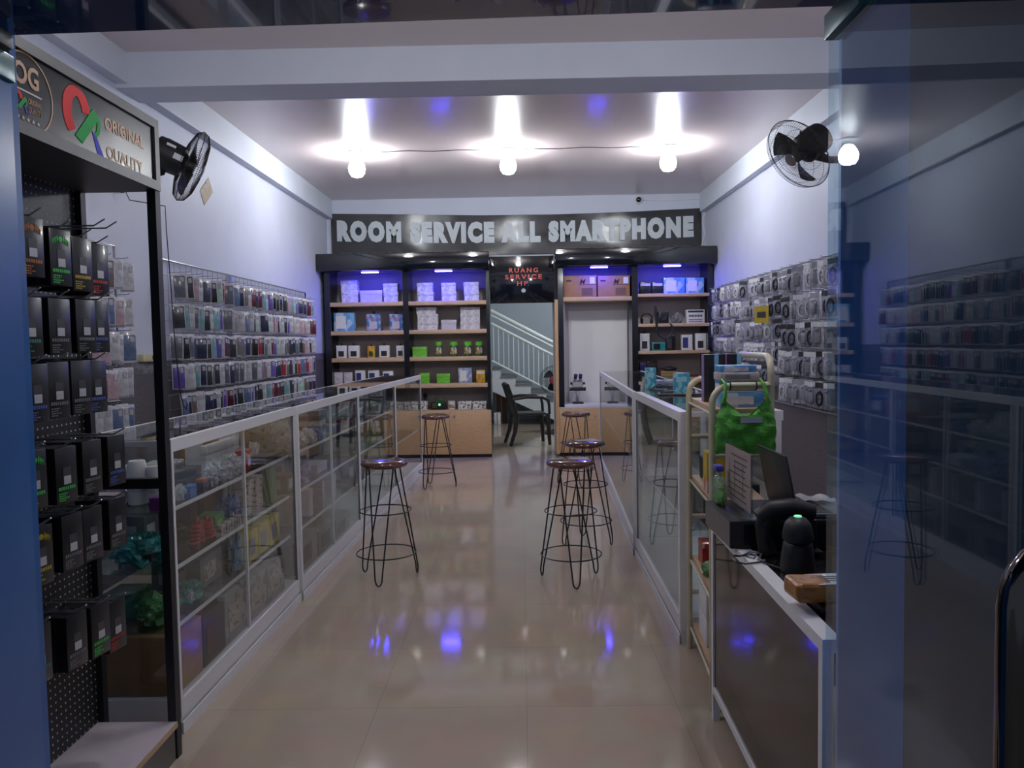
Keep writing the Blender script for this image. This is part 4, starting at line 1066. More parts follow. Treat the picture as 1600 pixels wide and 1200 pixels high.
# ================================================================ GOODS ON THE BACK SHELVES
YI = 9.90                                       # front face of most boxes
m_flor = pattern('white_floral_print', [(0.62, 0.60, 0.66), (0.50, 0.48, 0.55), (0.70, 0.68, 0.72), (0.64, 0.62, 0.68)], 34, 0.5, 0.1)
m_bwprint = pattern('blue_white_print', [(0.10, 0.30, 0.62), (0.45, 0.58, 0.75), (0.16, 0.42, 0.75)], 12, 0.4, 0.2)
m_toy = pattern('blue_pink_print', [(0.06, 0.16, 0.45), (0.35, 0.45, 0.65), (0.45, 0.20, 0.42), (0.08, 0.22, 0.55)], 26, 0.4, 0.2)
m_lime = pm('lime_green_plastic', (0.16, 0.50, 0.05), 0.3, var=0.25, scale=40)
m_limed = pm('dark_green_jar', (0.03, 0.10, 0.04), 0.15, coat=0.5)
m_yel = pattern('yellow_print', [(0.62, 0.40, 0.02), (0.55, 0.22, 0.03), (0.68, 0.48, 0.06)], 30, 0.4, 0.2)
m_aqua = pattern('aqua_print', [(0.05, 0.32, 0.45), (0.25, 0.55, 0.62), (0.04, 0.25, 0.40)], 45, 0.35, 0.3)
m_plum = pm('frosted_plastic', (0.55, 0.52, 0.62), 0.3, var=0.1)
def sbox(name, lab, cat, px0, px1, pyt, z, mat, dep=0.13, y=YI, extra=None, grp=None, bev=0.004, emat=None):
    z += 0.0012
    a1 = on_y(px0, pyt, y); a2 = on_y(px1, pyt, y)
    w_, h_ = a2.x - a1.x, max(0.02, a1.z - z) if pyt is not None else 0.1
    t = thing(name, lab, cat, ((a1.x + a2.x) / 2, y, z), 0, grp)
    h2 = w_ / 2
    if extra == 'lid':
        B().box(-h2 + .004, h2 - .004, 0.004, dep - 0.004, 0, h_ * 0.62).obj('box_body', mat, t, smooth=False)
        B().box(-h2, h2, 0, dep, h_ * 0.62, h_, bev=bev).obj('lid', mat, t)
    elif extra == 'jar':
        r = h2
        B().lathe([(0, 0), (r * .92, 0), (r, 0.01), (r, h_ * .66), (r * .85, h_ * .74), (0, h_ * .74)], 24, Matrix.Translation((0, r, 0))).obj('jar_body', mat, t)
        B().lathe([(0, h_ * .74), (r * .98, h_ * .74), (r * .98, h_), (0, h_)], 24, Matrix.Translation((0, r, 0))).obj('lid', emat or m_lime, t)
        g = B(); g.grid(lambda u_, v_: Vector((r * 1.01 * math.sin((u_ - .5) * 2.2), r - r * 1.01 * math.cos((u_ - .5) * 2.2), h_ * (.16 + .45 * v_))), 10, 2)
        g.obj('jar_label', pattern('jar_print', [(0.5, 0.5, 0.42), (0.45, 0.2, 0.05), (0.08, 0.16, 0.06), (0.55, 0.52, 0.48)], 40, .4, .2), t)
    else:
        B().box(-h2, h2, 0, dep, 0, h_, bev=bev).obj('box_body', mat, t)
        if extra == 'panel':
            B().box(-h2 * .80, h2 * .2, -0.0015, 0.0, h_ * .14, h_ * .82).obj('printed_panel', emat or m_paper, t, smooth=False)
        elif extra == 'tag':
            B().box(-h2 * .22, h2 * .22, dep * .3, dep * .36, h_, h_ + 0.035, bev=0.003).obj('hang_tab', m_ink, t)
            B().box(-h2 * .6, h2 * .5, -0.0015, 0.0, h_ * .12, h_ * .55).obj('printed_panel', emat or m_ink, t, smooth=False)
        elif extra == 'band':
            B().box(-h2 * .9, h2 * .9, -0.0015, 0.0, h_ * .68, h_ * .9).obj('printed_panel', emat or m_ink, t, smooth=False)
    t['h'] = h_ + 0.0012
    return t
ZA = SZ                                          # board tops of the double bay
pA, pB, pD = 'phone case side bay', 'passage side bay', 'accessory side bay'
# top boards
for base, (px0, px1), tops, place in ((ZA[3], (533, 559), (453, 438), f'first pair on the top board, {pA}'), (ZA[3], (599, 622), (457, 443), f'second pair on the top board, {pA}'),
                                     (ZA[3], (652, 677), (456, 442), f'first pair on the top board, {pB}'), (ZA[3], (690, 713), (456, 442), f'second pair on the top board, {pB}'),
                                     (ZA[3], (725, 749), (456, 441), f'third pair on the top board, {pB}')):
    z = base
    for j, ty in enumerate(tops):
        o = sbox('patterned_box', f'{("lower", "upper")[j]} white patterned box, {place}', 'box', px0 - j, px1 - j, ty, z, m_flor, 0.16, extra='lid', grp='white patterned boxes on the back shelves')
        z += o['h']
sbox('frosted_tub', f'low frosted tub between the two box pairs on the top board, {pA}', 'tub', 562, 597, 454, ZA[3], m_plum, 0.14, extra='lid')
for j, (px0, px1) in enumerate(((652, 684), (719, 750))):
    z = ZA[2]; nm3 = ('bottom', 'middle', 'top')
    for q, ty in enumerate((503, 491, 480)):
        o = sbox('patterned_box', f'{nm3[q]} white patterned box of the {("first", "second")[j]} stack of three, second board, {pB}', 'box', px0 - (2 if q == 2 and j == 0 else 0), px1 - (3 if q == 2 and j == 0 else 0), ty, z, m_flor, 0.17, extra='lid', grp='white patterned boxes on the back shelves')
        z += o['h']
sbox('frosted_tub', f'low cream tub between the two stacks of three, second board, {pB}', 'tub', 689, 713, 500, ZA[2], m_plum, 0.13, extra='lid')
sbox('gadget_box', f'wide blue and white box at the start of the second board, {pA}', 'box', 521, 553, 489, ZA[2], m_bwprint, 0.12, extra='panel')
sbox('toy_box', f'blue and pink hanging box in the middle of the second board, {pA}', 'box', 572, 594, 491, ZA[2], m_toy, 0.09, extra='tag', emat=m_plum)
sbox('toy_box', f'blue and pink hanging box next to the upright, second board, {pA}', 'box', 608, 629, 491, ZA[2], m_toy, 0.09, extra='tag', emat=m_plum)
for px0, px1, ty, lab in ((525, 541, 540, f'first white earphone box on the third board, {pA}'), (544, 561, 540, f'second white earphone box on the third board, {pA}'),
                         (592, 608, 540, f'white earphone box after the yellow bottle pack, third board, {pA}'), (619, 632, 540, f'white earphone box beside the upright, third board, {pA}')):
    sbox('earphone_box', lab, 'box', px0, px1, ty, ZA[1], m_paper, 0.07, extra='tag')
sbox('yellow_pack', f'slim yellow pack standing among the white earphone boxes, third board, {pA}', 'pack', 574, 585, 541, ZA[1], m_yel, 0.06, extra='tag', emat=m_limed)
for k, (px0, px1, ty, mm, nmx) in enumerate(((522, 535, 582, m_plum, 'first pale frosted'), (537, 550, 582, m_plum, 'second pale frosted'), (555, 570, 579, m_paper, 'first white and navy'), (575, 592, 579, m_paper, 'second white and navy'), (598, 614, 580, m_paper, 'third white and navy'))):
    sbox('charger_box', f'{nmx} charger box on the fourth board, {pA}', 'box', px0, px1, ty, ZA[0], mm, 0.08, extra='panel', emat=pm('navy_print', (0.03, 0.04, 0.16), .4) if k > 1 else m_flor)
sbox('green_tub', f'lime green tub at the start of the third board, {pB}', 'tub', 644, 667, 542, ZA[1], m_lime, 0.12, extra='lid')
for k, (px0, px1) in enumerate(((679, 690), (702, 714), (724, 736), (742, 754))):
    sbox('jar', f'{nth(k + 1)} dark jar with lime green lid from the green tub, third board, {pB}', 'jar', px0, px1, 534, ZA[1], m_limed, extra='jar', grp='jars with green lids')
sbox('green_pack', f'first lime green pack on the fourth board behind the counter corner, {pB}', 'pack', 655, 671, 583, ZA[0], m_lime, 0.09, extra='lid')
sbox('green_pack', f'second lime green pack on the fourth board, {pB}', 'pack', 682, 703, 584, ZA[0], m_lime, 0.09, extra='lid')
sbox('gadget_box', f'blue and white square box on the fourth board, {pB}', 'box', 716, 737, 575, ZA[0], pattern('pale_blue_print', [(0.22, 0.28, 0.50), (0.5, 0.52, 0.62), (0.3, 0.36, 0.55)], 30, .4, .2), 0.09, extra='panel')
sbox('yellow_pack', f'yellow and red pack at the end of the fourth board, {pB}', 'pack', 744, 758, 578, ZA[0], m_yel, 0.08, extra='band', emat=m_paper)
m_speck = pattern('white_box_small_print', [(0.68, 0.67, 0.68), (0.72, 0.71, 0.72), (0.10, 0.10, 0.10), (0.70, 0.70, 0.70), (0.66, 0.66, 0.66)], 60, 0.5, 0.1)
for k, (px0, px1, nmx) in enumerate(((596, 619, 'first'), (643.5, 654, 'second'), (655, 668, 'third'), (715, 737, 'fourth'), (738, 760, 'fifth'))):
    sbox('earbud_box', f'{nmx} white printed box along the cabinet top under the passage side bay', 'box', px0, px1, 627, 0.613, m_speck, 0.08, extra='lid', grp='white printed boxes on the cabinet top')
o = sbox('clock_speaker', 'black speaker with a glowing green display on the cabinet top', 'speaker', 673, 696, 629, 0.613, m_blackm, 0.10)
B().box(0.005, 0.03, -0.003, 0.0, 0.05, 0.078).obj('green_display', emit('green_display', (0.05, 1.0, 0.25), 1.2), o)
B().box(-0.075, -0.02, -0.002, 0.0, 0.02, 0.085).obj('speaker_grille', pm('olive_grille', (0.05, 0.06, 0.02), .6), o)
o = sbox('green_pouch', 'small green pouch lying on top of the black clock speaker', 'pouch', 679, 694, 623, 0.613 + o['h'], m_limed, 0.07)
sbox('white_cup', 'white tapered cup between the clock speaker and white printed boxes', 'cup', 699, 711, 627, 0.613, m_paper, extra='jar', emat=m_paper)
t = thing('desk_camera', 'small black ball camera on a stem on the cabinet top behind the counter corner', 'camera', (on_y(665, 640, 10.05).x, 10.05, 0.613))
B().lathe([(0, 0), (0.035, 0), (0.03, 0.01), (0.008, 0.02), (0.007, 0.15), (0, 0.15)], 16).obj('stem', m_blackm, t)
B().lathe([(0.0, 0.145)] + [(0.03 * math.sin(PI * k / 10), 0.175 - 0.03 * math.cos(PI * k / 10)) for k in range(1, 10)] + [(0.0, 0.205)], 16).obj('ball_head', m_blackm, t)
# cartons over the microscope bay
for k, (px0, px1) in enumerate(((880, 932), (934, 984))):
    o = sbox('carton', f'brown printed carton above the microscope bay, {("beside the passage sign", "beside the accessory side bay")[k]}', 'carton', px0, px1, 431, 2.027, m_carton, 0.26, y=9.86, grp='brown cartons above the microscope bay')
    w_, h_ = (on_y(px1, 431, 9.86).x - on_y(px0, 431, 9.86).x), o['h']
    B().box(-w_ / 2 + .005, w_ / 2 - .005, 0.11, 0.16, h_, h_ + 0.001).obj('packing_tape', pm('brown_tape', (0.25, 0.17, 0.1), .3), o)
    B().box(w_ * .30, w_ * .45, -0.0015, 0, h_ * .62, h_ * .92).obj('white_sticker', m_paper, o, smooth=False)
    B().box(w_ * .05, w_ * .38, -0.001, 0, h_ * .06, h_ * .42).obj('printed_square', pm('carton_print', (0.17, 0.09, 0.05), .7), o, smooth=False)
    B().box(-w_ * .02, w_ * .49, -0.001, 0, h_ * .565, h_ * .585).obj('printed_line', m_ink, o, smooth=False)
    me = text_mesh('lettering', 'M', 0.09, 0.001, m_ink, bold=0.001, shear=0.3); me.transform(Matrix.Translation((w_ * .06, -0.001, h_ * .60))); link('lettering', me, o)
    B().box(-w_ * .42, -w_ * .26, -0.001, 0, h_ * .72, h_ * .79).obj('printed_name', m_ink, o, smooth=False)
# accessory side bay
ZD = [z + (0.045 if z > 1.9 else 0.03) for z in SZ]
for k, (px0, px1) in enumerate(((1000, 1017), (1019, 1036))):
    sbox('adapter_box', f'{("first", "second")[k]} black box with a pale band on the top board, {pD}', 'box', px0, px1, 441, ZD[3], m_pack, 0.12, extra='band', emat=m_flor)
for k, (px0, px1) in enumerate(((1037, 1070), (1072, 1100))):
    sbox('gadget_box', f'{("first", "second")[k]} large blue and white box on the top board, {pD}', 'box', px0, px1, 434, ZD[3], m_bwprint, 0.16, extra='panel')
z = ZD[2]
a1 = on_y(1011, 507, YI)
t = thing('headset', f'black over-ear headset standing on the second board, {pD}', 'headset', (a1.x, YI + .03, z))
B().tube(arc((0, 0, 0.06), 0.075, rad(-20), rad(200), 14), 0.008, 8).obj('headband', m_blackm, t)
for s_ in (-1, 1): B().lathe([(0, -.015), (0.03, -.015), (0.038, 0), (0.03, 0.015), (0, 0.015)], 18, Matrix.Translation((s_ * 0.062, 0, 0.04)) @ Matrix.Rotation(PI / 2, 4, 'Y')).obj('ear_cup', m_blackm, t)
t = sbox('speaker_set', f'dark boxed speaker in the middle of the second board, {pD}', 'speaker', 1029, 1045, 487, z, m_pack, 0.1)
B().lathe([(0, 0), (0.04, 0), (0.036, -0.004), (0.015, 0.0), (0, -0.002)], 18, Matrix.Translation((0, -0.001, 0.08)) @ Matrix.Rotation(-PI / 2, 4, 'X')).obj('speaker_cone', m_ink, t)
t = thing('clear_bag', f'crumpled clear grey bag on the second board beside the white printed box, {pD}', 'bag', (on_y(1059, 507, YI).x, YI + .06, z + .001))
m_film_g = plastic_film('grey_polythene', (0.35, 0.35, 0.37), 0.5)
B().blob((0.17, 0.12, 0.15), 3, 0.35, 1.8, 3).obj('bag_body', m_film_g, t, smooth=False)
B().cbox((0, 0, 0.035), (0.09, 0.06, 0.06), bev=0.006).obj('wrapped_adapter', m_blackm, t)
t = sbox('printed_box', f'white box with black print lines at the end of the second board, {pD}', 'box', 1073, 1101, 484, z, m_paper, 0.1)
hh = t['h']; wd = on_y(1101, 484, YI).x - on_y(1073, 484, YI).x
B().box(-wd * .44, wd * .44, -0.0015, 0, hh * .78, hh * .93).obj('black_heading_band', m_ink, t, smooth=False)
for q, (zz, h2) in enumerate(((.46, .16), (.22, .07), (.08, .07))): 
    g = B()
    for s_ in range(9): g.box(-wd * .38 + s_ * wd * .085, -wd * .38 + s_ * wd * .085 + wd * .06, -0.0015, 0, hh * zz, hh * (zz + h2))
    g.obj('printed_lettering', m_ink, t, smooth=False)
# a strap looping down over the edge of the second board
a1 = on_y(1024, 480, 9.78); 
pts = [(on_y(px, py, 9.775)) for px, py in ((1024, 478), (1025, 492), (1026, 506), (1026, 516), (1029, 524), (1036, 528), (1044, 527), (1050, 520), (1051, 511), (1047, 505))]
tag(B().tube(pts, [0.014, 0.02, 0.014, 0.011, 0.011, 0.011, 0.011, 0.011, 0.011, 0.008], 8).obj('strap', m_blackm), f'thick black strap looping over the edge of the second board, {pD}', 'strap')
z = ZD[1]
sbox('earphone_box', f'tall white earbud box at the start of the third board, {pD}', 'box', 1000, 1015, 521, z, m_paper, 0.08, extra='tag')
sbox('teal_box', f'low teal box on the third board, {pD}', 'box', 1019, 1040, 535, z, pm('teal_print', (0.03, 0.27, 0.28), .4, var=.2), 0.09, extra='panel', emat=m_pack)
sbox('adapter_box', f'tall black box between teal box and phone box, third board, {pD}', 'box', 1041, 1055, 525, z, m_pack, 0.09, extra='panel', emat=m_cell)
sbox('phone_box', f'white box with dark blue phone pictures on the third board, {pD}', 'box', 1065, 1082, 523, z, m_paper, 0.08, extra='panel', emat=pm('navy_print', (0.03, 0.04, 0.16), .4))
sbox('earphone_box', f'tall white earbud box at the end of the third board, {pD}', 'box', 1087, 1103, 521, z, m_paper, 0.08, extra='tag')
z = ZD[0]
sbox('navy_box', f'navy box with a yellow top at the start of the fourth board, {pD}', 'box', 1000, 1010, 567, z, pm('navy_print', (0.03, 0.04, 0.16), .4), 0.1, extra='lid')
sbox('adapter_box', f'large black box behind the aqua box, fourth board, {pD}', 'box', 1011, 1027, 564, z, m_pack, 0.1, y=9.95, extra='band', emat=m_cell)
o = sbox('tan_box', f'low tan box under black goggles, fourth board, {pD}', 'box', 1033, 1062, 580, z, pm('tan_card', (0.30, 0.20, 0.09), .6), 0.14, extra='lid')
t = thing('goggles', f'black goggles lying on the tan box, fourth board, {pD}', 'goggles', (o.location.x, o.location.y + .06, z + o['h']))
B().blob((0.18, 0.09, 0.06), 3, 0.15, 2.0, 5).obj('goggle_body', m_blackm, t); B().tube(arc((0, 0.02, 0.03), 0.10, 0, PI, 10, (1, 0, 0), (0, 1, 0)), 0.007, 6).obj('strap', m_blackm, t)
sbox('brown_pouch', f'brown pouch at the end of the fourth board, {pD}', 'pouch', 1078, 1092, 585, z, pm('brown_leather', (0.13, 0.05, 0.03), .5), 0.1, extra='lid')
# microscope in its bay
c = on_y(903, 633, 9.98)
t = thing('microscope', 'white and black stereo microscope on the counter of the white bay', 'microscope', (c.x, 9.98, 0.661))
k_ = 0.40 / 46
B().box(-0.07, 0.07, -0.09, 0.09, 0, 0.018, bev=0.006).obj('base_plate', m_blackm, t)
B().tube([(0, 0.06, 0.015), (0, 0.06, 0.30)], 0.014, 12).obj('column', m_steel, t)
B().lathe([(0, 0.10), (0.022, 0.10), (0.030, 0.15), (0.03, 0.20), (0, 0.20)], 20).obj('objective', pm('grey_white_enamel', (0.48, 0.49, 0.50), 0.3, var=.04), t)
B().box(-0.075, 0.075, -0.04, 0.07, 0.165, 0.205, bev=0.012).obj('focus_arm', m_blackm, t)
for s_ in (-1, 1):
    B().lathe([(0, 0), (0.024, 0), (0.024, 0.03), (0, 0.03)], 18, Matrix.Translation((s_ * 0.075, 0.01, 0.185)) @ Matrix.Rotation(s_ * PI / 2, 4, 'Y')).obj('focus_knob', m_blackm, t)
    B().lathe([(0, 0), (0.016, 0), (0.016, 0.025), (0, 0.025)], 16, Matrix.Translation((s_ * 0.07, 0.0, 0.26)) @ Matrix.Rotation(s_ * PI / 2, 4, 'Y')).obj('zoom_knob', m_blackm, t)
    ey = B().tube([(s_ * 0.036, -0.01, 0.285), (s_ * 0.032, -0.06, 0.335)], [0.024, 0.022], 14).obj('eyepiece_tube', pm('grey_white_enamel', (0.48, 0.49, 0.50), 0.3, var=.04), t)
    B().tube([(s_ * 0.032, -0.06, 0.335), (s_ * 0.030, -0.095, 0.37)], [0.021, 0.026], 14).obj('eyecup', m_blackm, ey)
B().box(-0.068, 0.068, -0.035, 0.06, 0.205, 0.30, bev=0.02).obj('head', pm('grey_white_enamel', (0.48, 0.49, 0.50), 0.3, var=.04), t)

# ================================================================ GOODS IN AND ON THE GLASS COUNTERS
def cw(ct, u_, d_, z):
    r_ = ct.rotation_euler.z; x, y = ct['side'] * d_, u_
    return Vector((ct.location.x + x * math.cos(r_) - y * math.sin(r_), ct.location.y + x * math.sin(r_) + y * math.cos(r_), z))
seedn = [0]
def cbox(ct, name, lab, cat, u_, d_, z, size, mat, rot=0, extra='lid', grp=None, emat=None):
    """box of size (into counter, along counter, up) standing on z"""
    t = thing(name, lab, cat, cw(ct, u_, d_, z), ct.rotation_euler.z + rad(rot), grp)
    a1, b1, h = size[0] / 2, size[1] / 2, size[2]
    if extra == 'lid':
        B().box(-a1 + .002, a1 - .002, -b1 + .002, b1 - .002, 0, h * .7).obj('box_body', mat, t, smooth=False)
        B().box(-a1, a1, -b1, b1, h * .7, h, bev=min(.004, h * .1)).obj('lid', emat or mat, t)
    else:
        B().box(-a1, a1, -b1, b1, 0, h, bev=min(.004, h * .15)).obj('box_body', mat, t)
        sx = 1 if ct['side'] < 0 else -1
        x0, x1 = sorted((sx * a1, sx * (a1 + .0012)))
        B().box(x0, x1, -b1 * .7, b1 * .35, h * .2, h * .75).obj('label_panel', emat or m_paper, t, smooth=False)
        B().box(-a1 * .7, a1 * .4, -b1 - .0012, -b1, h * .2, h * .75).obj('label_panel', emat or m_paper, t, smooth=False)
    return t
def cbag(ct, name, lab, u_, d_, z, size, film, core=None, rot=0, amp=0.32, grp=None):
    seedn[0] += 1
    t = thing(name, lab, 'bag', cw(ct, u_, d_, z + .001), ct.rotation_euler.z + rad(rot), grp)
    B().blob(size, 4, amp, 1.9, seedn[0]).obj('bag_body', film, t, smooth=False)
    if core is not None:
        g = B()
        rr = random.Random(seedn[0])
        B().cbox((0, 0, size[2] * .36), (size[0] * .5, size[1] * .55, size[2] * .4), bev=0.004).obj('contents', core, t)
    return t
f_clear = plastic_film('clear_polythene', (0.72, 0.72, 0.74), 0.55)
f_teal = plastic_film('teal_polythene', (0.03, 0.26, 0.26), 0.75)
f_green = plastic_film('green_polythene', (0.12, 0.36, 0.12), 0.65)
f_blue = plastic_film('blue_polythene', (0.10, 0.18, 0.48), 0.7)
f_olive = plastic_film('olive_polythene', (0.22, 0.20, 0.08), 0.7)
m_maroon = pm('maroon_box', (0.09, 0.045, 0.04), 0.5); m_gbox = pm('grey_box', (0.20, 0.20, 0.21), 0.5, var=.15); m_dkb = pm('dark_box', (0.045, 0.038, 0.04), 0.5, var=.2)
m_redp = pattern('red_packet_print', [(0.42, 0.03, 0.03), (0.35, 0.02, 0.02), (0.5, 0.45, 0.45)], 18, .3, .3)
m_green = pm('green_card', (0.06, 0.22, 0.08), 0.45, var=.2); m_yellow = pm('yellow_card2', (0.50, 0.40, 0.05), 0.45, var=.15)
m_pinkw = pm('pinkish_white_card', (0.50, 0.42, 0.43), 0.5, var=.15, scale=18); m_purple = pm('purple_plastic', (0.20, 0.03, 0.22), .35)
m_smallp = pattern('cream_small_print', [(0.45, 0.40, 0.36), (0.52, 0.47, 0.43), (0.2, 0.16, 0.14), (0.48, 0.43, 0.4)], 55, .5, .1)
m_redc = pm('red_braid', (0.45, 0.05, 0.04), .4)
z1, z2, z3, z0 = 0.841, 0.611, 0.386, 0.131
nA = 'near end of the crowded counter'
# --- first counter, upper shelf
for k in range(3):
    t = thing('paper_roll', f'{nth(k + 1)} white wrapped roll from the aisle, top shelf, {nA}', 'roll', cw(cA, 0.16 + .01 * k, 0.13 + 0.09 * k, z1 + .005), 0, 'white rolls in the crowded counter')
    B().lathe([(0, 0), (0.036, 0), (0.038, 0.02), (0.037, 0.13 + .02 * (k % 2)), (0.03, 0.15 + .02 * (k % 2)), (0.012, 0.15 + .02 * (k % 2)), (0, 0.14)], 20, Matrix.Rotation(rad(6 * (k - 1)), 4, 'Y')).obj('roll_body', m_paper, t)
    B().lathe([(0.0385, 0.05), (0.039, 0.05), (0.039, 0.09), (0.0385, 0.09)], 20, Matrix.Rotation(rad(6 * (k - 1)), 4, 'Y')).obj('paper_band', m_plum, t)
cbox(cA, 'card_box', 'low pinkish white box on the top shelf, at the near end of the crowded counter', 'box', 0.08, 0.30, z1, (0.10, 0.10, 0.06), m_pinkw)
cbox(cA, 'purple_case', 'small purple case on the top shelf behind the front glass of crowded counter', 'case', 0.07, 0.09, z1, (0.05, 0.05, 0.05), m_purple)
cbag(cA, 'clear_bag', 'crumpled clear bag next to the purple case, top shelf of crowded counter', 0.245, 0.095, z1, (0.06, 0.08, 0.07), f_clear, m_paper)
o = cbox(cA, 'black_device', 'black device with vents on the top shelf of the crowded counter', 'device', 0.40, 0.17, z1, (0.14, 0.22, 0.07), m_blackm, 8)
cbox(cA, 'black_device', 'flat black device stacked on the vented black device, crowded counter', 'device', 0.36, 0.18, z1 + .07, (0.12, 0.20, 0.035), m_black, -10)
cbox(cA, 'blue_gadget', 'small bright blue gadget in front of the black devices, crowded counter', 'gadget', 0.32, 0.088, z1, (0.05, 0.06, 0.05), pm('bright_blue', (0.08, 0.22, 0.55), .35))
cbox(cA, 'orange_gadget', 'small orange topped gadget beside the bright blue one, crowded counter', 'gadget', 0.41, 0.07, z1, (0.035, 0.045, 0.06), m_blackm, emat=pm('orange_plastic', (0.5, 0.14, 0.05), .4))
cbag(cA, 'silver_bag', 'large silvery white bag lying at the back of the top shelf, crowded counter', 0.58, 0.315, z1, (0.13, 0.34, 0.15), plastic_film('silver_polythene', (0.55, 0.54, 0.56), 0.8), m_gbox)
for k, (u_, d_, s_) in enumerate(((0.58, 0.11, (0.09, 0.13, 0.10)), (0.72, 0.115, (0.11, 0.15, 0.12)), (0.87, 0.12, (0.10, 0.14, 0.10)))):
    cbag(cA, 'clear_bag', f'{nth(k + 1)} of three crinkled clear bags after the black devices, top shelf, crowded counter', u_, d_, z1, s_, f_clear, m_plum if k != 1 else m_smallp, grp='crinkled clear bags on the top shelf')
t = cbox(cA, 'red_packet', 'shiny red packet on the top shelf of the crowded counter', 'packet', 1.02, 0.12, z1, (0.06, 0.12, 0.10), m_redp, 12, 'panel')
cbox(cA, 'carton', 'brown carton with white stickers at the back of the top shelf, crowded counter', 'carton', 1.14, 0.30, z1, (0.16, 0.50, 0.215), m_carton, 0, 'panel')
cbox(cA, 'white_long_box', 'long thin white box between clear bags and brown carton, crowded counter', 'box', 0.92, 0.203, z1, (0.025, 0.36, 0.155), m_paper)
cbox(cA, 'grey_pad', 'flat dark grey pad at the far end of the top shelf, crowded counter', 'pad', 1.27, 0.11, z1, (0.10, 0.20, 0.035), m_cell)
for k, (u_, d_, s_, mm) in enumerate(((0.29, 0.31, (0.10, 0.14, 0.11), m_dkb), (0.30, 0.20, (0.06, 0.13, 0.13), m_gbox), (0.50, 0.075, (0.03, 0.05, 0.045), m_blackm))):
    cbox(cA, 'dark_box', ('dark boxed device at the back near the white rolls', 'upright grey box behind the blue gadget', 'tiny black box at the shelf edge before the clear bags')[k] + ', top shelf, crowded counter', 'box', u_, d_ if k != 1 else .115, z1, s_ if k != 1 else (.035, .05, .07), mm, 0, 'panel', emat=m_smallp) if k != 1 else None
for k, u_ in enumerate((1.02, 1.20)):
    cbag(cA, 'clear_bag', f'{nth(k + 1)} clear bag leaning before the brown carton, top shelf, crowded counter', u_ + .16, 0.19, z1, (0.05, 0.12, 0.10), f_clear, m_plum)
# --- first counter, middle shelf
cbox(cA, 'dark_box', 'wide dark box at the back of the middle shelf before the crates, crowded counter', 'box', 0.98, 0.32, z2, (0.10, 0.28, 0.17), m_dkb, 0, 'panel', emat=m_maroon)
cbox(cA, 'maroon_box', 'flat maroon box on top of the long maroon one, crowded counter', 'box', 0.64, 0.31, z2 + .151, (0.09, 0.24, 0.045), m_redp, 0, 'lid')
cbag(cA, 'teal_bag', 'big teal plastic bag on the middle shelf at the near end, crowded counter', 0.15, 0.20, z2, (0.26, 0.22, 0.12), f_teal, m_dkb)
cbox(cA, 'grey_long_box', 'grey boxed cable standing behind the teal bag, middle shelf, crowded counter', 'box', 0.33, 0.31, z2, (0.12, 0.12, 0.16), m_gbox, 0, 'panel')
cbag(cA, 'olive_bag', 'olive plastic bag of parts behind the red braided cables, crowded counter', 0.46, 0.22, z2, (0.12, 0.14, 0.10), f_olive, m_maroon)
for k, (u_, d_) in enumerate(((0.355, 0.09), (0.435, 0.10), (0.52, 0.088))):
    t = thing('red_cable', f'{nth(k + 1)} upright coil of red braided cable from the teal bag, crowded counter', 'cable', cw(cA, u_, d_, z2), 0, 'red braided cables')
    B().tube([(0.020 * math.cos(2 * PI * q / 8), 0.02 * math.sin(2 * PI * q / 8), 0.010 + 0.0021 * q) for q in range(44)], 0.0075, 6, M=Matrix.Rotation(rad((-14, 10, 22)[k]), 4, 'X')).obj('braided_coil', m_redc, t)
    B().cbox((0, 0, 0.115), (0.016, 0.02, 0.02), Matrix.Rotation(rad((-14, 10, 22)[k]), 4, 'X'), 0.003).obj('plug', m_redc, t)
cbox(cA, 'maroon_box', 'long maroon box at the back of the middle shelf, crowded counter', 'box', 0.66, 0.31, z2, (0.10, 0.28, 0.15), m_maroon, 0, 'panel', emat=m_dkb)
cbox(cA, 'green_box', 'green box in front of the long maroon box, middle shelf, crowded counter', 'box', 0.62, 0.13, z2, (0.09, 0.14, 0.09), m_green, 6, 'panel', emat=m_lime)
for k in range(4):
    cbox(cA, 'white_cube', f'{nth(k + 1)} small cream box of the row at the shelf edge, middle shelf, crowded counter', 'box', 0.585 + 0.062 * k, 0.068, z2, (0.03, 0.052, 0.05), m_smallp, 0, 'lid', grp='small cream boxes at the shelf edge')
cbag(cA, 'blue_bag', 'bright blue plastic bag on the middle shelf of the crowded counter', 0.90, 0.15, z2, (0.12, 0.13, 0.13), f_blue, m_plum)
LV = ('bottom', 'second', 'third', 'fourth', 'top')
for s_ in range(2):
    for k in range(5):
        cbox(cA, 'small_white_box', f'{LV[k]} small printed box of the {("nearer", "farther")[s_]} stack of five, middle shelf, crowded counter', 'box', 1.06 + 0.115 * s_, 0.14, z2 + 0.034 * k, (0.08, 0.105, 0.034), m_smallp, rnd.uniform(-3, 3), 'lid', grp='stacks of small printed boxes')
cbox(cA, 'green_panel_box', 'tall green box at the far end of the middle shelf, crowded counter', 'box', 1.34, 0.16, z2, (0.16, 0.10, 0.19), m_green, 0, 'panel', emat=m_green)
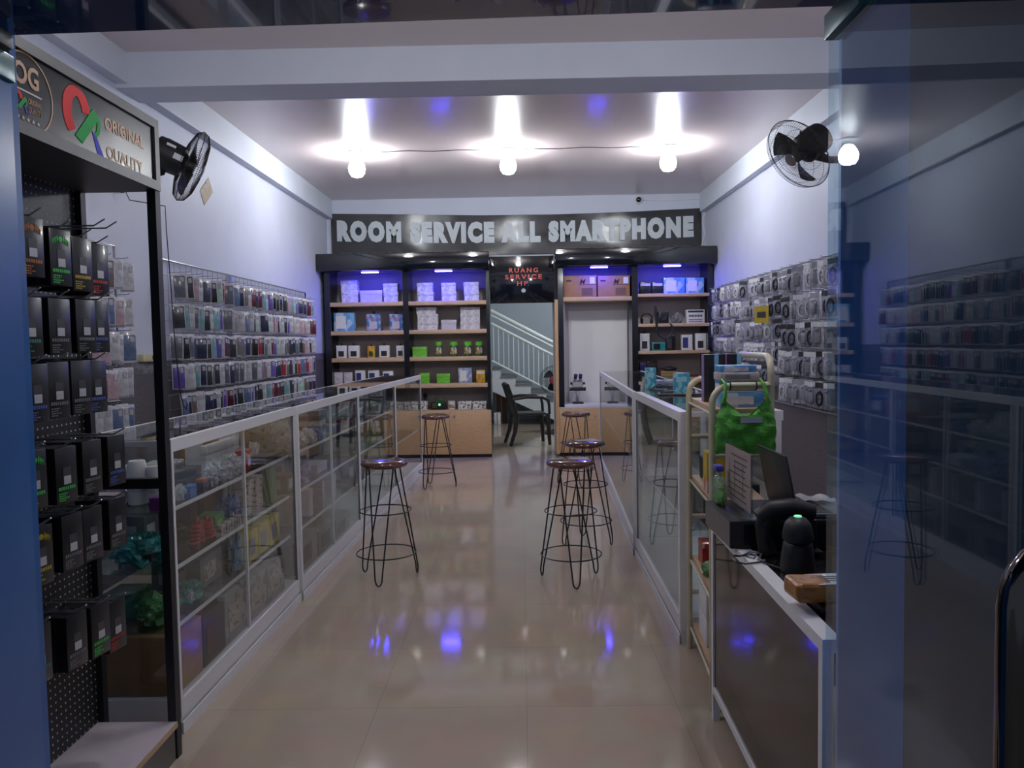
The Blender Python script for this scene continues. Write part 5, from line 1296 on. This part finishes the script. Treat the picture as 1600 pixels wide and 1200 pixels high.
# --- first counter, lower shelf
cbag(cA, 'green_bag', 'green plastic bag on the lower shelf at the near end, crowded counter', 0.14, 0.14, z3, (0.16, 0.20, 0.13), f_green, m_lime)
cbox(cA, 'green_tray', 'dark green tray box behind the green bag, lower shelf, crowded counter', 'tray', 0.18, 0.31, z3, (0.13, 0.24, 0.10), m_limed)
cbag(cA, 'teal_bag', 'small teal bag on the lower shelf beside the green bag, crowded counter', 0.36, 0.12, z3, (0.13, 0.18, 0.10), f_teal, m_plum)
cbox(cA, 'grey_carton', 'plain grey carton in the middle of the lower shelf, crowded counter', 'carton', 0.62, 0.24, z3, (0.22, 0.24, 0.14), m_gbox, 0, 'panel', emat=m_smallp)
cbag(cA, 'blue_bag', 'tall pale blue bag on the lower shelf beside the yellow boxes, crowded counter', 0.82, 0.10, z3, (0.08, 0.09, 0.20), plastic_film('pale_blue_polythene', (0.25, 0.45, 0.62), .7), m_paper)
for k in range(3):
    cbox(cA, 'yellow_box', f'{nth(k + 1)} yellow box from the pale blue bag, lower shelf, crowded counter', 'box', 0.98 + 0.165 * k, 0.15, z3, (0.16, 0.155, 0.155), m_yellow, 0, 'panel', emat=m_gbox, grp='yellow boxes on the lower shelf')
for k in range(3):
    cbox(cA, 'flat_carton', f'{LV[k]} flat brown carton of the pile at the back of the lower shelf, crowded counter', 'carton', 1.12, 0.31, z3 + .046 * k, (0.12, 0.34, 0.046), (m_carton, m_gbox, m_carton)[k], rnd.uniform(-2, 2), 'lid', grp='flat cartons on the lower shelf')
# --- first counter, floor
cbox(cA, 'carton', 'tall brown carton standing on the floor panel, near end of the crowded counter', 'carton', 0.15, 0.195, z0, (0.33, 0.24, 0.23), m_carton, 0, 'panel', emat=m_carton)
cbox(cA, 'dark_carton', 'dark carton beside the tall brown carton at the bottom of crowded counter', 'carton', 0.39, 0.195, z0, (0.33, 0.22, 0.21), m_dkb, 0, 'panel', emat=m_maroon)
for k in range(3):
    cbox(cA, 'printed_carton', f'{nth(k + 1)} white printed carton after the dark carton, bottom of crowded counter', 'carton', 0.64 + 0.275 * k, 0.195, z0, (0.33, 0.26, 0.225 - .02 * k), pattern('grey_white_print', [(0.34, 0.33, 0.34), (0.42, 0.41, 0.42), (0.22, 0.21, 0.22), (0.38, 0.37, 0.38)], 24, .5, .1), 0, 'panel', emat=m_smallp, grp='white printed cartons at the bottom')
# --- second counter
nB = 'second counter from the stand'
for k, (u_, d_, s_) in enumerate(((0.15, 0.12, (0.13, 0.18, 0.11)), (0.34, 0.13, (0.14, 0.20, 0.13)), (0.52, 0.11, (0.12, 0.16, 0.10)))):
    cbag(cB, 'clear_bag', f'{nth(k + 1)} crumpled white bag on the top shelf, {nB}', u_, d_, z1, s_, f_clear, m_smallp, grp='crumpled white bags in the second counter')
for k in range(4):
    cbox(cB, 'cream_box', f'{LV[k]} cream printed box of the stack of four, top shelf, {nB}', 'box', 0.25, 0.30, z1 + .05 * k, (0.12, 0.20, 0.05), m_smallp, rnd.uniform(-3, 3), 'lid', grp='stack of cream boxes in the second counter')
for k in range(5):
    cbox(cB, 'device_box', f'{LV[k]} flat grey device of the stack of five, top shelf, {nB}', 'device', 0.93, 0.20, z1 + .036 * k, (0.16, 0.17, 0.034), (m_gbox, m_dkb, m_smallp, m_dkb, m_gbox)[k], rnd.uniform(-5, 5), 'lid', grp='stack of flat devices in the second counter')
cbag(cB, 'blue_bag', f'blue plastic bag beside the flat devices on the top shelf, {nB}', 0.76, 0.12, z1, (0.10, 0.13, 0.08), f_blue, m_dkb)
cbox(cB, 'navy_tray', f'navy tray at the far end of the top shelf, {nB}', 'tray', 1.18, 0.18, z1, (0.2, 0.14, 0.05), pm('navy_print', (0.03, 0.04, 0.16), .4))
cbag(cB, 'blue_white_bag', f'blue and white bag on the middle shelf, {nB}', 0.40, 0.14, z2, (0.15, 0.26, 0.12), plastic_film('blue_white_polythene', (0.35, 0.38, 0.58), .65), m_plum)
cbox(cB, 'tan_box', f'tan box at the start of the middle shelf, {nB}', 'box', 0.13, 0.16, z2, (0.14, 0.14, 0.10), pm('tan_card', (0.30, 0.20, 0.09), .6), 0, 'panel')
cbox(cB, 'white_sleeve', f'flat white sleeve box in the middle of the middle shelf, {nB}', 'box', 0.82, 0.18, z2, (0.16, 0.24, 0.06), m_plum)
for k in range(4):
    cbox(cB, 'white_binder', f'{nth(k + 1)} upright white sleeve on the lower shelf, {nB}', 'box', 0.20 + 0.28 * k, 0.15, z3, (0.14, 0.045 + .02 * (k % 2), 0.17), (m_pinkw, m_plum)[k % 2], 0, 'lid', grp='upright white sleeves in the second counter')
for k in range(3):
    cbox(cB, 'grey_carton', f'{nth(k + 1)} grey carton along the floor panel, {nB}', 'carton', 0.22 + 0.41 * k, 0.195, z0, (0.33, 0.38, 0.19 - .03 * k), m_gbox, 0, 'panel', emat=m_dkb, grp='grey cartons in the second counter')
for k in range(3):
    cbox(cB, 'pinkish_box', f'{nth(k + 1)} pinkish white box along the middle shelf back, {nB}', 'box', 0.42 + .26 * k, 0.31, z2, (0.10, 0.22, 0.13 + .02 * (k % 2)), m_pinkw, 0, 'panel', emat=m_gbox, grp='pinkish boxes in the second counter')
cbag(cB, 'clear_bag', f'clear bag of small parts behind the white bags, top shelf, {nB}', 0.60, 0.30, z1, (0.14, 0.22, 0.14), f_clear, m_cell)
# --- third counter
nC = 'third counter from the stand'
cbox(cC, 'red_box', f'red box on the top shelf, {nC}', 'box', 0.28, 0.22, z1, (0.16, 0.24, 0.19), m_redp, 0, 'panel', emat=m_plum)
cbox(cC, 'blue_box', f'navy blue box beside the red one on the top shelf, {nC}', 'box', 0.60, 0.22, z1, (0.16, 0.28, 0.13), pm('deep_blue_card', (0.03, 0.04, 0.2), .4), 0, 'panel', emat=m_flor)
cbox(cC, 'black_crate', f'black crate at the start of the middle shelf, {nC}', 'crate', 0.22, 0.22, z2, (0.22, 0.24, 0.16), m_blackm, 0, 'panel', emat=m_gbox)
cbox(cC, 'blue_box', f'dark blue box on the lower shelf, {nC}', 'box', 0.20, 0.22, z3, (0.2, 0.2, 0.16), pm('navy_print', (0.03, 0.04, 0.16), .4), 0, 'panel')
# --- counters on the accessory side
t = cbox(cE, 'black_case', 'black equipment case inside the end of the nearly empty counter behind the trolley rack', 'case', 0.22, 0.27, 0.551, (0.26, 0.30, 0.20), m_blackm, 0, 'panel', emat=m_cell)
c1 = on_z(1017, 607, CH + .003); c2 = on_z(1066, 613, CH + .003)
for c, w_, h_, lab in ((c1, 0.075, 0.145, 'tall aqua patterned box on the glass top between the two empty counters'), (c2, 0.10, 0.125, 'squat aqua patterned box on the glass top beside the trolley rack')):
    t = thing('aqua_box', lab, 'box', (c.x, c.y, CH + .003), rad(-5))
    B().box(-w_ / 2, w_ / 2, 0, w_ * .8, 0, h_, bev=0.003).obj('box_body', m_aqua, t)
    B().box(-w_ * .3, w_ * .3, -0.001, 0, h_ * .55, h_ * .8).obj('printed_panel', pm('pale_aqua', (0.3, 0.55, 0.62), .4), t, smooth=False)
c = on_z(1012, 606, CH + .003)
t = thing('acrylic_tray', 'clear acrylic tray on the empty counter behind the tall aqua box', 'tray', (1.06, 5.72, CH + .003))
g = B(); 
for q in ((-.14, .14, -.15, .15, 0, .004), (-.14, -.136, -.15, .15, .004, .07), (.136, .14, -.15, .15, .004, .07), (-.136, .136, -.15, -.146, .004, .07), (-.136, .136, .146, .15, .004, .07)): g.box(*q)
g.obj('tray_body', glass('acrylic', (0.86, 0.90, 0.92), .08), t, smooth=False)
for k in range(2): B().cbox((-.05 + .1 * k, 0, 0.025), (.07, .2, .04), bev=.003).obj('divider_block', (m_plum, m_flor)[k], t)
def cable(name, lab, pts, r=0.004, m=None): return tag(B().tube(pts, r, 6).obj(name, m or m_cabb), lab, 'cable')
zc = CH + .008
cable('black_cable', 'tangled black cable lying on the glass top before the tall aqua box', [(0.86, 5.15, zc), (0.94, 5.10, zc), (1.02, 5.22, zc), (0.95, 5.32, zc + .03), (0.88, 5.25, zc), (0.98, 5.04, zc), (1.0, 5.0, zc)])
t = thing('black_tablet', 'black tablet lying on the glass top of the nearly empty counter', 'tablet', (0.98, 4.78, CH + .003), rad(-8))
B().box(-.13, .13, -.10, .10, 0, .010, bev=.004).obj('tablet_body', m_blackm, t); B().box(-.118, .118, -.09, .09, .010, .0108).obj('dark_screen', m_gloss_black, t, smooth=False)
t = thing('lidded_pot', 'small bright blue lidded pot on the glass top beside the trolley rack', 'pot', (1.145, 4.62, CH + .003))
B().lathe([(0, 0), (0.026, 0), (0.03, 0.03), (0, 0.03)], 18).obj('pot_body', m_plum, t); B().lathe([(0, .03), (.033, .03), (.033, .055), (0, .058)], 18).obj('lid', pm('bright_blue', (0.08, 0.22, 0.55), .35), t)

# ================================================================ TROLLEY RACK GOODS
def rb(name, lab, cat, x, y, z, size, mat, rot=-4, extra='lid', emat=None, grp=None):
    t = thing(name, lab, cat, (x, y, z), rad(rot), grp)
    a1, b1, h = size[0] / 2, size[1] / 2, size[2]
    if extra == 'lid':
        B().box(-a1 + .002, a1 - .002, -b1 + .002, b1 - .002, 0, h * .75).obj('box_body', mat, t, smooth=False); B().box(-a1, a1, -b1, b1, h * .75, h, bev=min(.003, h * .1)).obj('lid', emat or mat, t)
    else:
        B().box(-a1, a1, -b1, b1, 0, h, bev=min(.003, h * .1)).obj('box_body', mat, t)
        B().box(-a1 * .75, a1 * .55, -b1 - .0012, -b1, h * .2, h * .75).obj('printed_panel', emat or m_paper, t, smooth=False)
    return t
zs = RS[0] + .001
t = rb('violet_box', 'tall violet and black box standing on the top shelf of the trolley rack', 'box', 0.865, 3.335, zs, (0.155, 0.06, 0.205), m_pack, -4, 'panel', emat=m_pack)
B().box(-.079, -.0775, -.03, .03, 0, .205).obj('violet_side', pattern('violet_print', [(0.12, 0.10, 0.42), (0.30, 0.12, 0.40), (0.08, 0.14, 0.45), (0.2, 0.3, 0.6)], 9, .35, .2, 'noise', (1, 1, .5)), t, smooth=False)
for k, x in enumerate((-.035, .06)): B().box(x, x + .018, -.0325, -.0315, .13, .204).obj('pale_blue_stripe', pm('pale_blue_ink', (0.2, 0.45, 0.65), .4), t, smooth=False)
B().box(.012, .017, -.0325, -.0315, .15, .204).obj('pink_stripe', pm('pink_ink', (0.45, 0.12, 0.4), .4), t, smooth=False)
z = zs
for k, (w_, d_, h_, mm, lab, dx) in enumerate(((0.165, 0.15, 0.058, m_bwprint, 'lowest blue and white box of the pile on the trolley rack', 0), (0.158, 0.15, 0.034, m_paper, 'white box in the middle of the pile on the trolley rack', .004), (0.155, 0.14, 0.014, pm('blue_folder', (0.04, 0.22, 0.5), .35), 'thin blue folder in the pile on the trolley rack', -.004), (0.15, 0.13, 0.03, m_pinkw, 'pale box second from the top of the pile on the trolley rack', -.008), (0.14, 0.12, 0.028, m_bwprint, 'topmost blue and white box of the pile on the trolley rack', -.01))):
    rb('device_box', lab, 'box', 0.868 + dx, 3.09, z, (w_, d_, h_), mm, -4 + 2 * (k % 2), 'panel' if k != 2 else 'lid', emat=m_flor if k in (0, 4) else m_gbox, grp='pile of boxes on the trolley rack'); z += h_
zs = RS[1] + .001
t = rb('yellow_box', 'yellow and white snack box on the second shelf of the trolley rack', 'box', 0.815, 3.17, zs, (0.12, 0.10, 0.165), pm('yellow_card', (0.45, 0.33, 0.02), .5), -4, 'panel', emat=m_yel)
B().box(-.0612, .0612, -.0515, .0515, 0, .05).obj('white_base_band', pattern('white_red_print', [(0.65, 0.58, 0.55), (0.5, 0.1, 0.06), (0.66, 0.6, 0.57), (0.64, 0.58, 0.56)], 22, .4, .1), t, smooth=False)
rb('black_crate', 'black crate at the far end of the second shelf, trolley rack', 'crate', 0.885, 3.43, zs, (0.16, 0.18, 0.10), m_blackm, -4, 'lid')
zs = RS[2] + .001
rb('red_box', 'red box at the far end of the third shelf, trolley rack', 'box', 0.86, 3.44, zs, (0.13, 0.12, 0.10), m_redp, -4, 'lid')
t = thing('green_pouch', 'small green wrapped pouch on the third shelf of the trolley rack', 'pouch', (0.80, 3.24, zs)); B().blob((0.09, 0.10, 0.07), 3, .3, 2, 31).obj('pouch_body', f_green, t, smooth=False); B().cbox((0, 0, .025), (.04, .05, .03), bev=.004).obj('contents', m_lime, t)
t = thing('clear_pouch', 'crumpled white pouch in front of the green pouch, trolley rack third shelf', 'pouch', (0.80, 3.08, zs)); B().blob((0.10, 0.13, 0.05), 3, .3, 2, 32).obj('pouch_body', f_clear, t, smooth=False); B().cbox((0, 0, .02), (.05, .06, .025), bev=.004).obj('contents', m_paper, t)
zs = RS[3] + .001
for k in range(2): rb('white_carton', f'{("lower", "upper")[k]} white printed carton on the bottom shelf of the trolley rack', 'carton', 0.862, 3.36, zs + .115 * k, (0.15, 0.2, 0.115), m_paper, -4, 'panel', emat=m_gbox, grp='white cartons on the trolley rack')
# green carrier bag hung from the near end of the rack
t = thing('carrier_bag', 'big lime green plastic bag hanging from the near end of the trolley rack', 'bag', (0.842, 2.905, 1.262))
m_lbag = plastic_film('lime_carrier_bag', (0.10, 0.42, 0.04), 0.88, 0.25)
g = B()
def bagf(u_, v_):
    a_ = 2 * PI * u_; w_ = 0.085 + 0.03 * math.sin(min(1, v_ * 1.6) * PI / 2) - 0.012 * max(0, v_ - .8) * 5 * .5
    top = max(0, 0.28 - v_) / .28
    x = w_ * math.cos(a_) * (1 + .0 * top); y = 0.021 * math.sin(a_) * (0.5 + .9 * min(1, v_ * 2)) * (1 - .4 * max(0, v_ - .85) / .15)
    dip = 0.085 * top * (1 - abs(math.cos(a_)) ** 0.8)
    z = -0.035 - 0.205 * v_ - dip
    n = noise.noise(Vector((x * 26, v_ * 6, math.sin(a_) * 1.5)))
    return Vector((x + .010 * n, y + .010 * n - 0.012, z + .006 * n))
g.grid(bagf, 36, 22, True)
g.obj('bag_body', m_lbag, t, smooth=False)
for s_ in (-1, 1): B().tube([(s_ * .085, -.012, -.05), (s_ * .078, -.016, -.02), (s_ * .072, 0.0, 0.022), (s_ * .072, 0.045, 0.038), (s_ * .073, 0.066, 0.032), (s_ * .074, 0.072, 0.008)], [.012, .008, .006, .004, .0035, .003], 6).obj('tied_handle', m_lbag, t)
B().box(-.03, .05, -.052, -.0500, -.12, -.10).obj('pale_print', m_plum, t, smooth=False)
for s_ in (-.045, .055): tag(B().tube([(0.842 + s_ + .0165 * 0, 2.95 + .0165 * math.cos(a_), 1.275 + .0165 * math.sin(a_)) for a_ in (2 * PI * k / 14 for k in range(14))], .0028, 5, True).obj('cable_tie', m_blackm), 'black cable tie around the near tube, ' + ('nearer the aisle' if s_ < 0 else 'nearer the accessory wall'), 'cable tie')

# ================================================================ ON THE CASHIER DESK
zt = DZ + .001
t = thing('cash_drawer', 'black cash drawer box under the laptop on the cashier desk', 'cash drawer', (0.895, 2.68, DZ + .0045))
B().box(-.215, .215, -.17, .17, 0, .093, bev=.004).obj('drawer_body', m_blackm, t); B().box(-.17, .17, -.173, -.17, .012, .08).obj('drawer_front', m_black, t); B().lathe([(0, 0), (.009, 0), (.009, .004), (0, .004)], 14, Matrix.Translation((0, -.173, .05)) @ Matrix.Rotation(PI / 2, 4, 'X')).obj('lock', m_steel, t)
B().box(-.2165, -.215, -.165, .165, .004, .089).obj('grey_side_panel', pm('grey_panel', (0.10, 0.10, 0.105), .3), t, smooth=False)
zl = DZ + .0045 + .094
t = thing('laptop', 'open grey laptop on the cash drawer, lid back turned towards the aisle', 'laptop', (0.905, 2.675, zl))
m_lap = pm('dark_grey_laptop', (0.060, 0.064, 0.066), .38, metal=0, var=.05)
B().box(0, .205, -.15, .15, 0, .016, bev=.004).obj('keyboard_deck', pm('grey_deck', (0.16, 0.165, 0.175), .35, metal=.3), t)
g = B()
for i in range(5):
    for j in range(13): g.box(.03 + .0195 * i, .03 + .0195 * i + .016, -.135 + .0208 * j, -.135 + .0208 * j + .0172, .016, .0175)
g.obj('keys', m_blackm, t, smooth=False)
B().box(.145, .195, -.045, .045, .016, .0166).obj('touchpad', m_gbox, t, smooth=False)
ML = Matrix.Translation((0.004, 0, .014)) @ Matrix.Rotation(rad(-11), 4, 'Y')
ld = B().box(-.007, 0, -.15, .15, 0, .20, ML, bev=.002).obj('lid', m_lap, t)
B().box(0, .0008, -.142, .142, .012, .19, ML).obj('screen', m_gloss_black, ld, smooth=False)
# acrylic price stand
t = thing('price_stand', 'upright printed acrylic price sheet standing in front of the laptop lid', 'price stand', (0.755, 2.675, zl))
B().box(-.006, -.004, -.155, .155, .02, .215).obj('printed_sheet', pm('sheet_paper', (0.34, 0.28, 0.26), .4, var=.12, scale=9), t, smooth=False)
g = B()
rq = random.Random(5)
for k in range(8):
    z_ = .04 + .021 * k; y_ = -.14 + rq.uniform(0, .05)
    g.box(-.0066, -.006, y_, y_ + rq.uniform(.14, .22), z_, z_ + .004)
for y_ in (-.07, .03, .10): g.box(-.0066, -.006, y_, y_ + .003, .03 + abs(y_) * .3, .17)
g.obj('printed_lines', pm('dark_brown_ink', (0.06, 0.04, 0.04), .5), t, smooth=False)
B().box(-.003, 0.001, -.16, .16, .004, .22).obj('acrylic_back', glass('acrylic', (0.86, 0.90, 0.92), .08), t, smooth=False)
B().box(-.045, .03, -.16, .16, 0, .004).obj('acrylic_foot', glass('acrylic', (0.86, 0.90, 0.92), .08), t, smooth=False)
t = thing('candy_bag', 'clear bag of green sweets with a blue cap in front of the price sheet', 'bag', (0.712, 2.775, zl + .0055))
B().blob((.05, .12, .10), 3, .25, 2, 41).obj('bag_body', plastic_film('clear_green_polythene', (0.35, 0.55, 0.35), .4), t, smooth=False)
B().blob((.04, .09, .045), 3, .2, 3, 42).obj('sweets', m_lime, t)
B().tube([(0, 0, .085), (0, .01, .115)], [.010, .006], 8).obj('neck', f_clear, t); B().cbox((0, .012, .125), (.03, .045, .022), bev=.004).obj('blue_cap', pm('violet_blue_plastic', (0.08, 0.07, 0.42), .35), t)
t = thing('receipt', 'crumpled white paper slip lying on the laptop keyboard', 'paper', (1.035, 2.715, zl + .0185))
g = B(); g.grid(lambda u_, v_: Vector(((u_ - .5) * .11, (v_ - .5) * .10, .012 + .012 * noise.noise(Vector((u_ * 3, v_ * 3, 5))))), 10, 10); bmesh.ops.solidify(g.bm, geom=g.bm.faces[:], thickness=.0006); g.obj('slip', m_paper, t, smooth=False)
# scanners
c = on_z(1240, 893, zt)
t = thing('barcode_scanner', 'upright black barcode scanner with a green light on its round top', 'scanner', (0.815, 2.27, zt))
B().lathe([(0, 0), (.049, 0), (.050, .008), (.046, .05), (.041, .085), (.036, .09), (0, .09)], 28, Matrix.Diagonal((1, 1.15, 1, 1))).obj('stand_base', m_blackm, t)
B().lathe([(0, .089), (.036, .089), (.043, .097), (.0435, .108), (.041, .125), (.036, .145), (.024, .16), (0, .166)], 28, Matrix.Diagonal((1, 1.2, 1, 1))).obj('round_head', m_blackm, t)
B().lathe([(0, .1655), (.012, .1645), (.010, .168), (0, .1685)], 18).obj('green_light', emit('green_indicator', (0.05, 0.9, 0.3), 0.9), t)
t = thing('handheld_scanner', 'black handheld barcode scanner arched over its cradle behind the upright scanner', 'scanner', (0.80, 2.455, zt + .006))
B().tube([(-.015, 0, .0), (-.025, 0, .04), (-.03, 0, .085), (-.018, 0, .115)], [.030, .026, .026, .030], 14).obj('handle', m_blackm, t)
B().tube([(-.045, -.0, .112), (-.01, 0, .135), (.06, .0, .142), (.13, 0, .128)], [.027, .036, .034, .028], 16).obj('scanner_head', m_blackm, t)
B().box(.11, .15, -.04, .04, 0, .012, bev=.004).tube([(.13, 0, .01), (.13, 0, .105)], .012, 10).obj('cradle', m_blackm, t)
t = thing('keyboard', 'black keyboard under the orange parcel on the cashier desk', 'keyboard', (0.93, 1.985, zt), rad(4))
B().box(-.19, .19, -.07, .07, 0, .02, bev=.004).obj('keyboard_base', m_blackm, t)
g = B()
for i in range(5):
    for j in range(17): g.box(-.178 + .021 * j, -.178 + .021 * j + .017, -.058 + .0235 * i, -.058 + .0235 * i + .019, .02, .026)
g.obj('keys', m_black, t, smooth=False)
t = thing('parcel', 'orange wrapped parcel with a white label on the cashier desk keyboard', 'parcel', (0.785, 1.955, zt + .0275), rad(4))
mo = pm('orange_wrap', (0.42, 0.16, 0.025), .25, var=.3, scale=30, bump=.4, coat=.4)
g = B(); g.box(-.105, .12, -.05, .05, 0, .045, bev=.014, seg=3)
for v in g.bm.verts:
    n = noise.noise(v.co * 40); v.co += Vector((n * .004, n * .003, n * .003))
    if v.co.x < -.09: v.co.z *= 1.15
g.obj('wrapped_body', mo, t, smooth=False)
B().box(-.050, .118, -.046, .042, .046, .0485).obj('white_label', m_paper, t, smooth=False)
g = B()
for k in range(3): g.box(-.035, .07 + .01 * k, -.02 + .016 * k, -.014 + .016 * k, .0486, .0492)
g.obj('printed_lettering', m_ink, t, smooth=False)
def dcable(name, lab, q, r=.0032): return cable(name, lab, q, r)
e1 = [on_z(px, py, zt + .008) for px, py in ((1218, 877), (1190, 878), (1165, 881), (1150, 878), (1144, 871), (1148, 868))]
dcable('scanner_cable', 'black scanner cable curling over the white desk edge', [(0.78, 2.25, zt + .006)] + e1[1:] + [on_z(1156, 869, zt + .008), on_z(1170, 866, zt + .005), on_z(1182, 868, zt + .005)])
e2 = [on_z(px, py, zt + .005) for px, py in ((1160, 868), (1172, 862), (1183, 864), (1178, 873), (1166, 870), (1178, 861), (1190, 866), (1184, 875), (1196, 876))]
dcable('coiled_cable', 'grey coiled cable bundle between cash drawer and upright scanner', e2, .003).data.materials[0] = m_cabg
